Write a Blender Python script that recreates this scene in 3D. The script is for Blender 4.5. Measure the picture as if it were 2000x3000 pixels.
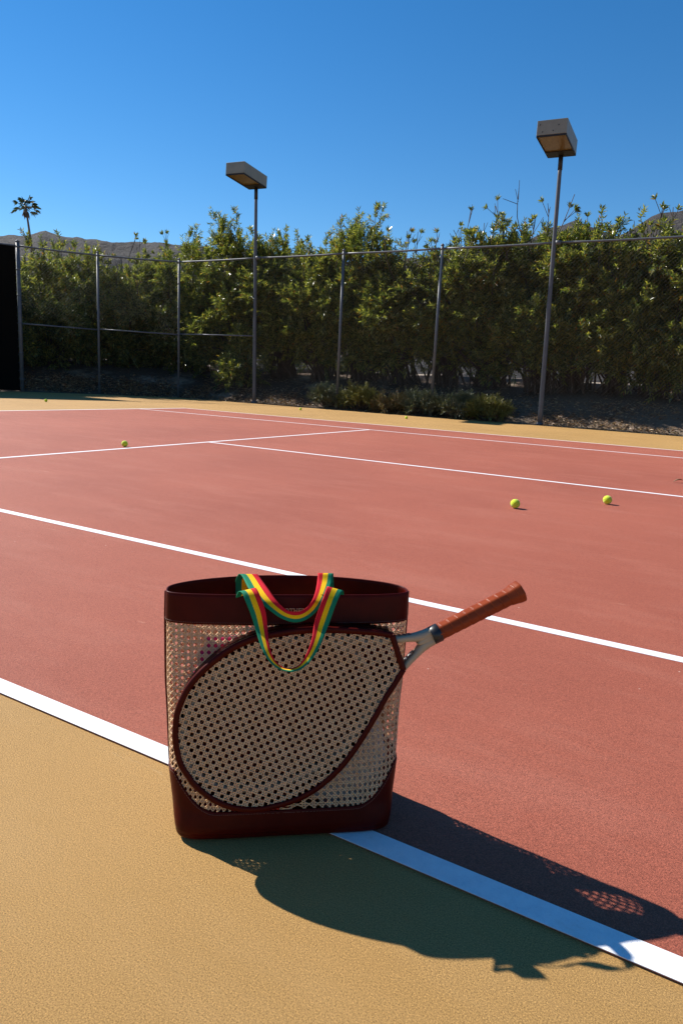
import bpy, bmesh, math, random
import numpy as np
from mathutils import Vector, Matrix, noise

for o in list(bpy.data.objects):
    bpy.data.objects.remove(o, do_unlink=True)
sc = bpy.context.scene
COL = sc.collection
R = math.radians

# ------------------------------------------------------------------ camera
# X runs along the court (baseline X=0, net beyond X=11.9), Y across it (near sideline Y=0), metres
CAM = np.array([11.2061, -1.0295, 0.8419])
FPX, YAW, PITCH, ROLL = 2063.08, -0.5268, 0.1877, 0.0505
_f = np.array([math.sin(YAW) * math.cos(PITCH), math.cos(YAW) * math.cos(PITCH), -math.sin(PITCH)])
_r0 = np.array([math.cos(YAW), -math.sin(YAW), 0.0])
_u0 = np.cross(_r0, _f)
_r = math.cos(ROLL) * _r0 + math.sin(ROLL) * _u0
_u = -math.sin(ROLL) * _r0 + math.cos(ROLL) * _u0
cam_data = bpy.data.cameras.new('camera')
cam_data.sensor_fit = 'VERTICAL'
cam_data.sensor_height = 36.0
cam_data.sensor_width = 24.0
cam_data.lens = FPX / 3000.0 * 36.0
cam_data.clip_start = 0.05
cam_data.clip_end = 20000
cam = bpy.data.objects.new('camera', cam_data)
COL.objects.link(cam)
cam.matrix_world = Matrix(((_r[0], _u[0], -_f[0], CAM[0]), (_r[1], _u[1], -_f[1], CAM[1]),
                           (_r[2], _u[2], -_f[2], CAM[2]), (0, 0, 0, 1)))
sc.camera = cam
sc.render.resolution_x, sc.render.resolution_y = 682, 1024

# ------------------------------------------------------------------ sky, sun, exposure
SUN_EL, SHADOW_AZ = R(39.5), R(-3.2)
world = bpy.data.worlds.new('World')
sc.world = world
world.use_nodes = True
nt = world.node_tree
nt.nodes.clear()
sky = nt.nodes.new('ShaderNodeTexSky')
sky.sky_type = 'NISHITA'
sky.sun_disc = False
sky.sun_elevation = SUN_EL
sky.sun_rotation = math.atan2(-math.cos(SHADOW_AZ), -math.sin(SHADOW_AZ))
sky.altitude = 150
sky.air_density = 1.0
sky.dust_density = 0.0
sky.ozone_density = 4.5
bg = nt.nodes.new('ShaderNodeBackground')
bg.inputs['Strength'].default_value = 0.082
wo = nt.nodes.new('ShaderNodeOutputWorld')
hs = nt.nodes.new('ShaderNodeHueSaturation')
hs.inputs['Saturation'].default_value = 1.28
hs.inputs['Value'].default_value = 1.0
nt.links.new(sky.outputs[0], hs.inputs['Color'])
nt.links.new(hs.outputs[0], bg.inputs['Color'])
nt.links.new(bg.outputs[0], wo.inputs['Surface'])
sun_data = bpy.data.lights.new('sun', 'SUN')
sun_data.energy = 5.0
sun_data.angle = R(0.53)
sun_data.color = (1.0, 0.95, 0.88)
sun = bpy.data.objects.new('sun', sun_data)
COL.objects.link(sun)
sun.location = (-20, 5, 30)
_d = Vector((math.cos(SUN_EL) * math.cos(SHADOW_AZ), math.cos(SUN_EL) * math.sin(SHADOW_AZ), -math.sin(SUN_EL)))
sun.rotation_euler = _d.to_track_quat('-Z', 'Y').to_euler()
sc.view_settings.view_transform = 'Standard'
sc.view_settings.look = 'None'
sc.view_settings.exposure = 0.66
sc.view_settings.gamma = 1.0
sc.view_settings.use_curve_mapping = False
sc.render.engine = 'CYCLES'
sc.cycles.max_bounces = 8

# ------------------------------------------------------------------ helpers
def ray(x, y):
    """direction of a pixel of the 2000x3000 photograph"""
    return _f + (x - 1000) / FPX * _r - (y - 1500) / FPX * _u

def ground(x, y, z=0.0):
    d = ray(x, y)
    return CAM + d * ((z - CAM[2]) / d[2])

def at_Y(x, y, Y):
    d = ray(x, y)
    return CAM + d * ((Y - CAM[1]) / d[1])

D = 2000 / 1568.0          # many measurements were read off a 1568 px wide view

def tag(o, label=None, cat=None, group=None, kind=None):
    if label: o['label'] = label
    if cat: o['category'] = cat
    if group: o['group'] = group
    if kind: o['kind'] = kind
    return o

def empty(name, loc=(0, 0, 0), rz=0.0):
    o = bpy.data.objects.new(name, None)
    o.empty_display_size = 0.1
    COL.objects.link(o)
    o.location = loc
    o.rotation_euler = (0, 0, rz)
    return o

def link(name, me, mat=None, parent=None, smooth=False):
    if mat is not None:
        for m in (mat if isinstance(mat, (list, tuple)) else [mat]):
            me.materials.append(m)
    if smooth:
        me.polygons.foreach_set('use_smooth', [True] * len(me.polygons))
    o = bpy.data.objects.new(name, me)
    COL.objects.link(o)
    if parent is not None:
        o.parent = parent
    return o

def from_np(name, verts, faces, mat=None, parent=None, smooth=False, mat_idx=None):
    """verts (n,3), faces (m,k) with constant k"""
    verts = np.asarray(verts, dtype=np.float32)
    faces = np.asarray(faces, dtype=np.int32)
    me = bpy.data.meshes.new(name)
    k = faces.shape[1]
    me.vertices.add(len(verts))
    me.vertices.foreach_set('co', verts.ravel())
    me.loops.add(faces.size)
    me.loops.foreach_set('vertex_index', faces.ravel())
    me.polygons.add(len(faces))
    me.polygons.foreach_set('loop_start', np.arange(0, faces.size, k, dtype=np.int32))
    me.polygons.foreach_set('loop_total', np.full(len(faces), k, dtype=np.int32))
    if mat_idx is not None:
        me.polygons.foreach_set('material_index', np.asarray(mat_idx, dtype=np.int32))
    me.update(calc_edges=True)
    return link(name, me, mat, parent, smooth)

def from_py(name, verts, faces, mat=None, parent=None, smooth=False):
    me = bpy.data.meshes.new(name)
    me.from_pydata([tuple(v) for v in verts], [], [tuple(f) for f in faces])
    me.update()
    return link(name, me, mat, parent, smooth)

class Geo:
    """collects quads and caps, linked as one mesh"""
    def __init__(self):
        self.v, self.f = [], []
    def box(self, lo, hi):
        b = len(self.v)
        for z in (lo[2], hi[2]):
            for y in (lo[1], hi[1]):
                for x in (lo[0], hi[0]):
                    self.v.append((x, y, z))
        for q in ((0, 2, 3, 1), (4, 5, 7, 6), (0, 1, 5, 4), (1, 3, 7, 5), (3, 2, 6, 7), (2, 0, 4, 6)):
            self.f.append(tuple(b + i for i in q))
        return self
    def tube(self, pts, radii, sides=8, cap=True):
        pts = [np.asarray(p, float) for p in pts]
        if not hasattr(radii, '__len__'):
            radii = [radii] * len(pts)
        b0 = len(self.v)
        prev = None
        for i, p in enumerate(pts):
            t = pts[min(i + 1, len(pts) - 1)] - pts[max(i - 1, 0)]
            t = t / (np.linalg.norm(t) + 1e-12)
            if prev is None:
                a = np.array([1.0, 0, 0]) if abs(t[0]) < 0.8 else np.array([0, 1.0, 0])
            else:
                a = prev
            n = a - t * (a @ t)
            n /= np.linalg.norm(n) + 1e-12
            prev = n
            m = np.cross(t, n)
            for k in range(sides):
                an = 2 * math.pi * k / sides
                self.v.append(tuple(p + radii[i] * (math.cos(an) * n + math.sin(an) * m)))
        for i in range(len(pts) - 1):
            for k in range(sides):
                k2 = (k + 1) % sides
                a = b0 + i * sides
                self.f.append((a + k, a + k2, a + sides + k2, a + sides + k))
        if cap:
            self.f.append(tuple(b0 + k for k in reversed(range(sides))))
            e = b0 + (len(pts) - 1) * sides
            self.f.append(tuple(e + k for k in range(sides)))
        return self
    def build(self, name, mat, parent=None, smooth=False):
        return from_py(name, self.v, self.f, mat, parent, smooth)

def catmull(P, n):
    """n points along a Catmull-Rom spline through rows of P"""
    P = np.asarray(P, float)
    Q = np.vstack([2 * P[0] - P[1], P, 2 * P[-1] - P[-2]])
    out = []
    m = len(P) - 1
    for t in np.linspace(0, m, n):
        i = min(int(t), m - 1)
        s = t - i
        a, b, c, d = Q[i], Q[i + 1], Q[i + 2], Q[i + 3]
        out.append(0.5 * ((2 * b) + (c - a) * s + (2 * a - 5 * b + 4 * c - d) * s * s + (3 * b - a - 3 * c + d) * s ** 3))
    return np.array(out)

# ------------------------------------------------------------------ materials
class Mat:
    def __init__(self, name):
        self.m = bpy.data.materials.new(name)
        self.m.use_nodes = True
        self.nt = self.m.node_tree
        self.b = self.nt.nodes['Principled BSDF']
    def n(self, t, **kw):
        nd = self.nt.nodes.new(t)
        for k, v in kw.items():
            setattr(nd, k, v)
        return nd
    def l(self, a, b):
        self.nt.links.new(a, b)
    def set(self, **kw):
        for k, v in kw.items():
            s = self.b.inputs[k.replace('_', ' ')]
            s.default_value = (*v, 1) if isinstance(v, tuple) and len(v) == 3 else v
        return self
    def coord(self):
        return self.n('ShaderNodeTexCoord').outputs['Object']
    def noise(self, scale, detail=4, rough=0.55, co=None, stretch=None):
        t = self.n('ShaderNodeTexNoise')
        t.inputs['Scale'].default_value = scale
        t.inputs['Detail'].default_value = detail
        t.inputs['Roughness'].default_value = rough
        co = co or self.coord()
        if stretch:
            mp = self.n('ShaderNodeMapping')
            mp.inputs['Scale'].default_value = stretch
            if len(stretch) > 3: pass
            self.l(co, mp.inputs['Vector'])
            co = mp.outputs[0]
        self.l(co, t.inputs['Vector'])
        return t.outputs['Fac']
    def ramp(self, fac, stops):
        r = self.n('ShaderNodeValToRGB')
        el = r.color_ramp.elements
        while len(el) < len(stops): el.new(0.5)
        for e, (p, c) in zip(el, stops):
            e.position = p
            e.color = (*c, 1) if len(c) == 3 else c
        self.l(fac, r.inputs[0])
        return r.outputs[0]
    def mix(self, fac, a, b, mode='MIX'):
        m = self.n('ShaderNodeMixRGB', blend_type=mode)
        for s, v in zip(m.inputs, (fac, a, b)):
            if isinstance(v, (int, float)): s.default_value = v
            elif isinstance(v, tuple): s.default_value = (*v, 1)
            else: self.l(v, s)
        return m.outputs[0]
    def bump(self, fac, strength, dist):
        b = self.n('ShaderNodeBump')
        b.inputs['Strength'].default_value = strength
        b.inputs['Distance'].default_value = dist
        self.l(fac, b.inputs['Height'])
        self.l(b.outputs[0], self.b.inputs['Normal'])
        return b
    def color(self, c):
        self.l(c, self.b.inputs['Base Color'])
        return self

def plain(name, col, rough=0.6, metal=0.0, var=0.12, scale=30.0, **kw):
    M = Mat(name)
    M.set(Roughness=rough, Metallic=metal, **kw)
    f = M.noise(scale, 4)
    M.color(M.ramp(f, [(0.25, tuple(c * (1 - var) for c in col)), (0.75, tuple(min(1, c * (1 + var)) for c in col))]))
    return M.m

def court_paint(name, a, b, c, scuff):
    """acrylic court coating: broad mottling, squeegee streaks, sand grain, pale scuffs and specks"""
    M = Mat(name)
    co = M.coord()
    big = M.noise(0.55, 5, 0.6, co)
    streak = M.noise(1.3, 8, 0.72, co, (0.9, 3.0, 1))
    col = M.mix(M.ramp(big, [(0.36, (0, 0, 0)), (0.62, (1, 1, 1))]), a, b)
    col = M.mix(M.ramp(streak, [(0.48, (0, 0, 0)), (0.66, (0.45, 0.45, 0.45))]), col, c)
    grain = M.noise(400, 4, 0.78, co)
    col = M.mix(M.ramp(grain, [(0.38, (0.9, 0.9, 0.9)), (0.49, (0, 0, 0))]), col, tuple(x * 0.5 for x in a))
    col = M.mix(M.ramp(grain, [(0.53, (0, 0, 0)), (0.63, (0.75, 0.75, 0.75))]), col, tuple(min(1, x * 1.6) for x in b))
    sc1 = M.noise(2.2, 7, 0.7, co, (1.4, 9.0, 1))
    patch = M.noise(1.3, 3, 0.5, co)
    m = M.mix(1.0, M.ramp(sc1, [(0.645, (0, 0, 0)), (0.69, (0.4, 0.4, 0.4))]), M.ramp(patch, [(0.45, (0, 0, 0)), (0.6, (1, 1, 1))]), 'MULTIPLY')
    col = M.mix(m, col, scuff)
    vo = M.n('ShaderNodeTexVoronoi')
    vo.inputs['Scale'].default_value = 9
    M.l(co, vo.inputs['Vector'])
    sp = M.ramp(vo.outputs['Distance'], [(0.018, (0.8, 0.8, 0.8)), (0.03, (0, 0, 0))])
    pick = M.ramp(M.noise(6, 1, 0.5, co), [(0.57, (0, 0, 0)), (0.6, (1, 1, 1))])
    col = M.mix(M.mix(1.0, sp, pick, 'MULTIPLY'), col, (0.75, 0.6, 0.5))
    M.color(col)
    M.set(Roughness=0.78)
    M.b.inputs['Specular IOR Level'].default_value = 0.32
    g2 = M.noise(300, 6, 0.85, co)
    M.bump(g2, 0.8, 0.0034)
    return M.m

RED = court_paint('red court paint', (0.30, 0.078, 0.044), (0.365, 0.101, 0.058), (0.42, 0.15, 0.098), (0.6, 0.32, 0.22))
OCHRE = court_paint('ochre court paint', (0.38, 0.215, 0.064), (0.455, 0.26, 0.082), (0.48, 0.29, 0.11), (0.5, 0.36, 0.18))

def line_paint():
    M = Mat('white line paint')
    co = M.coord()
    g = M.noise(300, 3, 0.7, co)
    c = M.ramp(M.noise(40, 5, 0.7, co), [(0.3, (0.72, 0.73, 0.74)), (0.6, (0.83, 0.83, 0.82))])
    c = M.mix(M.ramp(g, [(0.3, (0.4, 0.4, 0.4)), (0.42, (0, 0, 0))]), c, (0.55, 0.53, 0.5))
    wear = M.noise(5, 8, 0.75, co)
    c = M.mix(M.ramp(wear, [(0.56, (0, 0, 0)), (0.7, (0.55, 0.55, 0.55))]), c, (0.5, 0.42, 0.36))
    M.color(c)
    M.set(Roughness=0.75)
    M.bump(g, 0.35, 0.003)
    return M.m
WHITE = line_paint()

def soil_mat():
    M = Mat('sandy desert soil')
    co = M.coord()
    a = M.noise(0.35, 6, 0.6, co)
    b = M.noise(9, 6, 0.65, co)
    c = M.ramp(a, [(0.3, (0.30, 0.235, 0.165)), (0.7, (0.43, 0.36, 0.27))])
    c = M.mix(M.ramp(b, [(0.42, (0.7, 0.7, 0.7)), (0.6, (0, 0, 0))]), c, (0.19, 0.135, 0.085))
    at = M.n('ShaderNodeAttribute', attribute_name='litter_shade')
    dark_soil = M.ramp(M.noise(14, 6, 0.7, co), [(0.35, (0.045, 0.026, 0.014)), (0.65, (0.11, 0.065, 0.035))])  # mulch and litter brown, taken darker for the shade under the hedge
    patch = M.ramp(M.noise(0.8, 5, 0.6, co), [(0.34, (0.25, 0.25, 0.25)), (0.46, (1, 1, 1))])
    c = M.mix(M.mix(1.0, at.outputs['Color'], patch, 'MULTIPLY'), c, dark_soil)
    M.color(c)
    M.set(Roughness=0.95)
    M.bump(b, 0.6, 0.05)
    return M.m
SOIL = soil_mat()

def rock_mat():
    M = Mat('desert mountain rock')
    co = M.coord()
    a = M.noise(0.010, 8, 0.65, co)
    b = M.noise(0.07, 6, 0.7, co)
    c = M.ramp(a, [(0.3, (0.036, 0.03, 0.028)), (0.55, (0.06, 0.05, 0.044)), (0.75, (0.09, 0.076, 0.066))])
    c = M.mix(M.ramp(b, [(0.46, (0.75, 0.75, 0.75)), (0.56, (0, 0, 0))]), c, (0.03, 0.027, 0.025))
    M.color(c)
    M.set(Roughness=0.95)
    M.bump(b, 1.0, 16.0)
    return M.m
ROCK = rock_mat()

def leaf_mat(name, stops, rough=0.35, trans=0.35):
    M = Mat(name)
    g = M.n('ShaderNodeNewGeometry')
    c = M.ramp(g.outputs['Random Per Island'], stops)
    M.color(c)
    M.set(Roughness=rough)
    M.b.inputs['Specular IOR Level'].default_value = 0.7
    tr = M.n('ShaderNodeBsdfTranslucent')
    tc = M.mix(1.0, c, (1.1, 1.15, 0.45), 'MULTIPLY')
    M.l(tc, tr.inputs['Color'])
    mx = M.n('ShaderNodeMixShader')
    mx.inputs[0].default_value = trans
    out = M.nt.nodes['Material Output']
    M.l(M.b.outputs[0], mx.inputs[1])
    M.l(tr.outputs[0], mx.inputs[2])
    M.l(mx.outputs[0], out.inputs['Surface'])
    return M.m
OLEANDER = leaf_mat('oleander leaf', [(0.0, (0.055, 0.085, 0.03)), (0.4, (0.13, 0.16, 0.05)), (0.8, (0.33, 0.33, 0.10)),
                                      (0.955, (0.33, 0.29, 0.07)), (0.985, (0.32, 0.15, 0.035))], 0.24, 0.48)
JUNIPER = leaf_mat('grey green juniper', [(0.0, (0.06, 0.085, 0.05)), (0.7, (0.12, 0.14, 0.075)), (1.0, (0.2, 0.16, 0.07))], 0.55, 0.2)
JUNIPER_Y = leaf_mat('yellow green juniper', [(0.0, (0.10, 0.105, 0.02)), (0.7, (0.19, 0.18, 0.03)), (1.0, (0.26, 0.2, 0.05))], 0.55, 0.2)
JUNIPER_B = leaf_mat('browning juniper', [(0.0, (0.10, 0.085, 0.035)), (0.6, (0.15, 0.13, 0.04)), (1.0, (0.28, 0.13, 0.05))], 0.6, 0.2)
PALM = leaf_mat('palm frond', [(0.0, (0.025, 0.05, 0.018)), (1.0, (0.06, 0.09, 0.03))], 0.4, 0.25)
LITTER = leaf_mat('dry leaf litter', [(0.0, (0.10, 0.05, 0.022)), (0.4, (0.20, 0.10, 0.045)), (0.75, (0.32, 0.19, 0.09)), (1.0, (0.45, 0.34, 0.2))], 0.6, 0.1)
BARK = plain('grey brown bark', (0.06, 0.043, 0.032), 0.85, var=0.3, scale=40)
PALM_BARK = plain('palm bark', (0.11, 0.075, 0.05), 0.9, var=0.35, scale=3)
STEEL = plain('weathered galvanised steel', (0.09, 0.10, 0.11), 0.55, 0.0, 0.2, 14)
WIRE = plain('galvanised wire', (0.075, 0.075, 0.07), 0.6, 0.0, 0.1, 20)
POLE = plain('dull grey lamp pole', (0.075, 0.08, 0.09), 0.5, 0.0, 0.2, 10)
HOUSING = plain('olive grey lamp housing', (0.225, 0.22, 0.16), 0.45, 0.0, 0.12, 5)
HOUSE_DK = plain('dark lamp underside', (0.010, 0.009, 0.008), 0.6, 0.0, 0.1, 5)
FLOWER = plain('white oleander flower', (0.75, 0.72, 0.68), 0.6)
PETALLESS = None

def lens_mat():
    M = Mat('amber lamp lens')
    f = M.noise(7, 6, 0.7, None, (4, 1, 1))
    M.color(M.ramp(f, [(0.35, (0.13, 0.085, 0.025)), (0.6, (0.20, 0.135, 0.045)), (0.72, (0.38, 0.3, 0.15))]))
    M.set(Roughness=0.35)
    return M.m
LENS = lens_mat()

def screen_mat():
    M = Mat('black windscreen fabric')
    co = M.coord()
    f = M.noise(60, 4, 0.7, co)
    M.color(M.ramp(f, [(0.3, (0.003, 0.003, 0.003)), (0.7, (0.007, 0.007, 0.006))]))
    M.set(Roughness=0.95)
    M.b.inputs['Specular IOR Level'].default_value = 0.05
    tr = M.n('ShaderNodeBsdfTransparent')
    mx = M.n('ShaderNodeMixShader')
    mx.inputs[0].default_value = 0.04
    out = M.nt.nodes['Material Output']
    M.l(M.b.outputs[0], mx.inputs[1]); M.l(tr.outputs[0], mx.inputs[2]); M.l(mx.outputs[0], out.inputs['Surface'])
    return M.m
SCREEN = screen_mat()

def leather_mat(name, a, b, rough=0.3):
    M = Mat(name)
    co = M.coord()
    f = M.noise(25, 5, 0.6, co)
    M.color(M.ramp(f, [(0.3, a), (0.7, b)]))
    g = M.noise(700, 2, 0.5, co)
    M.set(Roughness=rough)
    M.b.inputs['Specular IOR Level'].default_value = 0.10
    M.bump(g, 0.25, 0.0010)
    return M.m
LEATHER = leather_mat('oxblood leather', (0.045, 0.0020, 0.0008), (0.066, 0.0036, 0.0014), 0.42)
LEATHER_IN = leather_mat('leather lining', (0.06, 0.006, 0.004), (0.085, 0.010, 0.006), 0.6)
GRIP = leather_mat('tan leather grip', (0.21, 0.036, 0.011), (0.285, 0.056, 0.018), 0.36)

def cane_mat():
    M = Mat('natural cane')
    co = M.coord()
    f = M.noise(55, 5, 0.65, co)
    M.color(M.ramp(f, [(0.3, (0.80, 0.51, 0.27)), (0.7, (0.95, 0.67, 0.40))]))
    M.set(Roughness=0.4)
    tr = M.n('ShaderNodeBsdfTranslucent')
    tr.inputs['Color'].default_value = (0.75, 0.42, 0.18, 1)
    mx = M.n('ShaderNodeMixShader')
    mx.inputs[0].default_value = 0.25
    out = M.nt.nodes['Material Output']
    M.l(M.b.outputs[0], mx.inputs[1]); M.l(tr.outputs[0], mx.inputs[2]); M.l(mx.outputs[0], out.inputs['Surface'])
    return M.m
CANE = cane_mat()

def webbing(name, col):
    M = Mat(name)
    co = M.coord()
    w = M.noise(900, 2, 0.6, co)
    M.color(M.ramp(w, [(0.3, tuple(c * 0.85 for c in col)), (0.7, tuple(min(1, c * 1.1) for c in col))]))
    M.set(Roughness=0.75)
    M.b.inputs['Specular IOR Level'].default_value = 0.15
    M.bump(w, 0.3, 0.0008)
    return M.m
W_GREEN = webbing('green webbing', (0.008, 0.19, 0.095))
W_YELLOW = webbing('yellow webbing', (0.86, 0.50, 0.004))
W_RED = webbing('red webbing', (0.58, 0.010, 0.020))
GOLD = plain('gold stamped lettering', (0.9, 0.66, 0.36), 0.5, 0.0, 0.05)
FRAME = plain('warm grey racket paint', (0.40, 0.30, 0.19), 0.5, 0.0, 0.05)
BLACK = plain('black rubber', (0.012, 0.012, 0.013), 0.4, 0.0, 0.1)
MARK = plain('dark blue print', (0.02, 0.022, 0.035), 0.35)
PALE = plain('pale print', (0.75, 0.74, 0.7), 0.4)
STRING = plain('worn racket string', (0.2, 0.14, 0.09), 0.5)
PINK = plain('hot pink cotton', (0.62, 0.03, 0.14), 0.85, var=0.2)
TANC = plain('tan cotton', (0.48, 0.25, 0.09), 0.9, var=0.15)
CREAM = plain('cream cotton', (0.70, 0.62, 0.54), 0.85, var=0.1)
TWINE = plain('pale thread', (0.22, 0.11, 0.075), 0.6)
PAPER = plain('white paper', (0.75, 0.75, 0.73), 0.7)

def felt():
    M = Mat('optic yellow felt')
    co = M.coord()
    f = M.noise(260, 4, 0.7, co)
    M.color(M.ramp(f, [(0.3, (0.52, 0.66, 0.008)), (0.7, (0.70, 0.84, 0.02))]))
    M.set(Roughness=0.9)
    M.b.inputs['Sheen Weight'].default_value = 0.3
    M.bump(f, 0.8, 0.004)
    return M.m
FELT = felt()
SEAM = plain('grey green ball seam', (0.26, 0.30, 0.10), 0.8)

# ------------------------------------------------------------------ setting: ground, mountains
def terrain(x, y):
    """soil height: level under the court, a bank rising behind the fence"""
    # distance outside the fence line (side fence and slanted corner)
    dd = max(y - 15.5, -0.764 * (x + 4.48) + 0.645 * (y - 15.5) - 0.1, -8.2 - x)
    t = max(0.0, min(1.0, dd / 5.0))
    t = 1 - (1 - t) ** 2
    return -0.04 + 1.12 * t + min(1, max(0, dd)) * 0.10 * noise.noise(Vector((x * 0.45, y * 0.45, 3.1)))

def ground_sheet():
    xs = np.concatenate([np.linspace(-6000, -60, 12), np.linspace(-50, 60, 160), np.linspace(70, 6000, 12)])
    ys = np.concatenate([np.linspace(-4000, -40, 8), np.linspace(-30, 80, 160), np.linspace(90, 6000, 12)])
    V, F = [], []
    for y in ys:
        for x in xs:
            V.append((x, y, terrain(x, y)))
    nx = len(xs)
    for j in range(len(ys) - 1):
        for i in range(nx - 1):
            a = j * nx + i
            F.append((a, a + 1, a + nx + 1, a + nx))
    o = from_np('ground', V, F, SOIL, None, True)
    litter_shade = []
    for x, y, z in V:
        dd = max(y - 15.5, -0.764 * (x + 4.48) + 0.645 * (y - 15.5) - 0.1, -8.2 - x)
        k = max(0.0, min(1.0, (6.5 - dd) / 2.0)) if dd > -1 else 0.0  # bank mask: mulch, with hedge shade put into the soil colour
        if x > 6.0 and dd < 1.6: k *= 0.7  # sunlit strip by the right fence painted paler
        litter_shade += [k, k, k, 1.0]
    o.data.color_attributes.new('litter_shade', 'FLOAT_COLOR', 'POINT').data.foreach_set('color', litter_shade)
    tag(o, 'pale sandy desert soil around the tennis court', kind='structure')
ground_sheet()

def prism_sheet(name, pts, z0, z1, mat, parent=None):
    n = len(pts)
    V = [(x, y, z0) for x, y in pts] + [(x, y, z1) for x, y in pts]
    F = [tuple(range(n, 2 * n)), tuple(reversed(range(n)))] + [(i, (i + 1) % n, n + (i + 1) % n, n + i) for i in range(n)]
    return from_py(name, V, F, mat, parent)

EDGE_Y = 15.28
surround = prism_sheet('court_surround', [(-7.25, -9), (32, -9), (32, EDGE_Y), (-4.35, EDGE_Y), (-6.0, 13.75), (-7.25, 11.9)], -0.12, 0.0, OCHRE)
tag(surround, 'ochre painted hard surround outside the court lines', kind='structure')
court = prism_sheet('tennis_court', [(0.0, 0.0), (23.77, 0.0), (23.77, 10.97), (0.0, 10.97)], 0.0005, 0.004, RED)
tag(court, 'brick red acrylic tennis court with white lines', kind='structure')
LW = 0.05
def court_line(x0, x1, y0, y1):
    prism_sheet('court_line', [(x0, y0), (x1, y0), (x1, y1), (x0, y1)], 0.0042, 0.0054, WHITE, court)
court_line(0.07, 23.7, -0.002, LW)                        # near doubles sideline
court_line(0.07, 23.7, 1.37, 1.37 + LW)                   # near singles sideline
court_line(5.485 + LW, 11.885, 5.485 - LW / 2, 5.485 + LW / 2)  # centre service line
court_line(0.07, 23.7, 9.60 - LW, 9.60)                   # far singles sideline
court_line(0.07, 23.7, 10.97 - LW, 10.972)                # far doubles sideline
court_line(0.0, 0.07, -0.002, 10.972)                     # baseline
court_line(5.485, 5.485 + LW, 1.37 + LW, 9.60 - LW)       # service line

def mountain(name, az0, az1, ridge, r0, r1, label, seed, naz=170, nr=26):
    """azimuth measured left of +Y in degrees; ridge = [(az, elevation deg)]"""
    az = np.linspace(az0, az1, naz)
    el = np.interp(az, [a for a, _ in ridge], [e for _, e in ridge])
    V, F = [], []
    for i, a in enumerate(az):
        for j in range(nr):
            t = j / (nr - 1)
            r = r0 + (r1 - r0) * t
            x = CAM[0] - r * math.sin(R(a)); y = CAM[1] + r * math.cos(R(a))
            top = math.tan(R(el[i])) * (r0 + (r1 - r0) * 0.72)
            s = math.sin(min(t / 0.72, 1.0) * math.pi / 2) if t < 0.72 else math.cos((t - 0.72) / 0.28 * math.pi / 2) ** 0.6
            p = Vector((x * 0.0045, y * 0.0045, seed))
            rid = abs(noise.fractal(p * 1.6, 0.9, 2.1, 6)) * 2.0
            fine = noise.fractal(p * 7.0, 0.8, 2.2, 5)
            rim = 1.0 - 0.35 * math.exp(-((t - 0.72) / 0.12) ** 2)
            z = top * s - top * 0.16 * rid * (s * (1 - s) * 2.2 + 0.04) + 4.0 * fine * rim * min(1, s * 3)
            V.append((x, y, max(z, -0.6) if j else -2.0))
    for i in range(naz - 1):
        for j in range(nr - 1):
            a = i * nr + j
            F.append((a, a + 1, a + nr + 1, a + nr))
    o = from_np(name, V, F, ROCK, None, True)
    tag(o, label, kind='structure')
mountain('mountain_ridge', 82, 24, [(24, 7.73), (33, 8.73), (40, 8.78), (45, 8.83), (47.5, 8.58), (49.5, 8.53), (50.5, 8.63), (51.6, 8.58),
                                    (52.9, 8.83), (54, 8.38), (56, 8.15), (60, 7.93), (70, 6.53), (82, 4.53)], 900, 2100,
         'long dark brown desert ridge beyond the palm', 1.7)
mountain('mountain_peak', 34, -45, [(-45, 6.70), (-20, 9.70), (0, 12.90), (4, 12.40), (6.6, 11.95), (8.6, 11.65), (9.8, 10.90), (10.9, 10.30), (12.4, 11.00),
                                    (13.9, 11.65), (15.4, 11.00), (17.3, 10.10), (20, 9.50), (24, 9.10), (28, 8.50), (34, 6.20)], 600, 1500,
         'rocky brown mountain with two humps behind the right hand shrubs', 5.3)

# ------------------------------------------------------------------ fence
FH = 4.03
POSTS = [(-8.35, 10.1), (-7.34, 12.11), (-6.19, 13.91), (-4.48, 15.5), (-1.49, 15.5), (1.27, 15.5), (4.03, 15.5), (6.8, 15.5), (10.1, 15.5), (12.9, 15.5)]
LAMP_AT = (4, 7)
fence = empty('chain_link_fence', (-1.49, 15.5, 0))
tag(fence, 'tall grey chain link fence with steel posts along the far side of the court', 'fence')
def loc(p):
    return (p[0] + 1.49, p[1] - 15.5)
for i, p in enumerate(POSTS):
    if i in LAMP_AT:
        continue                                  # the lamp pole stands there instead
    x, y = loc(p)
    h = FH + 0.06 + (0.04 if i == 1 else 0)
    rad = 0.052 if i == 1 else 0.036
    g = Geo().tube([(x, y, -0.1), (x, y, h)], rad, 12)
    g.tube([(x, y, h), (x, y, h + 0.03), (x, y, h + 0.055)], [rad * 1.15, rad * 1.1, 0.012], 12)
    po = g.build('post', STEEL, fence, True)
    for zb in ((0.35, 1.1, 1.92, 2.7, 3.4, FH - 0.03) if i in (1, 3) else (FH - 0.01,)):
        Geo().tube([(x, y, zb - 0.02), (x, y, zb + 0.02)], rad + 0.008, 12).build('clamp_band', STEEL, po, True)
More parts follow.
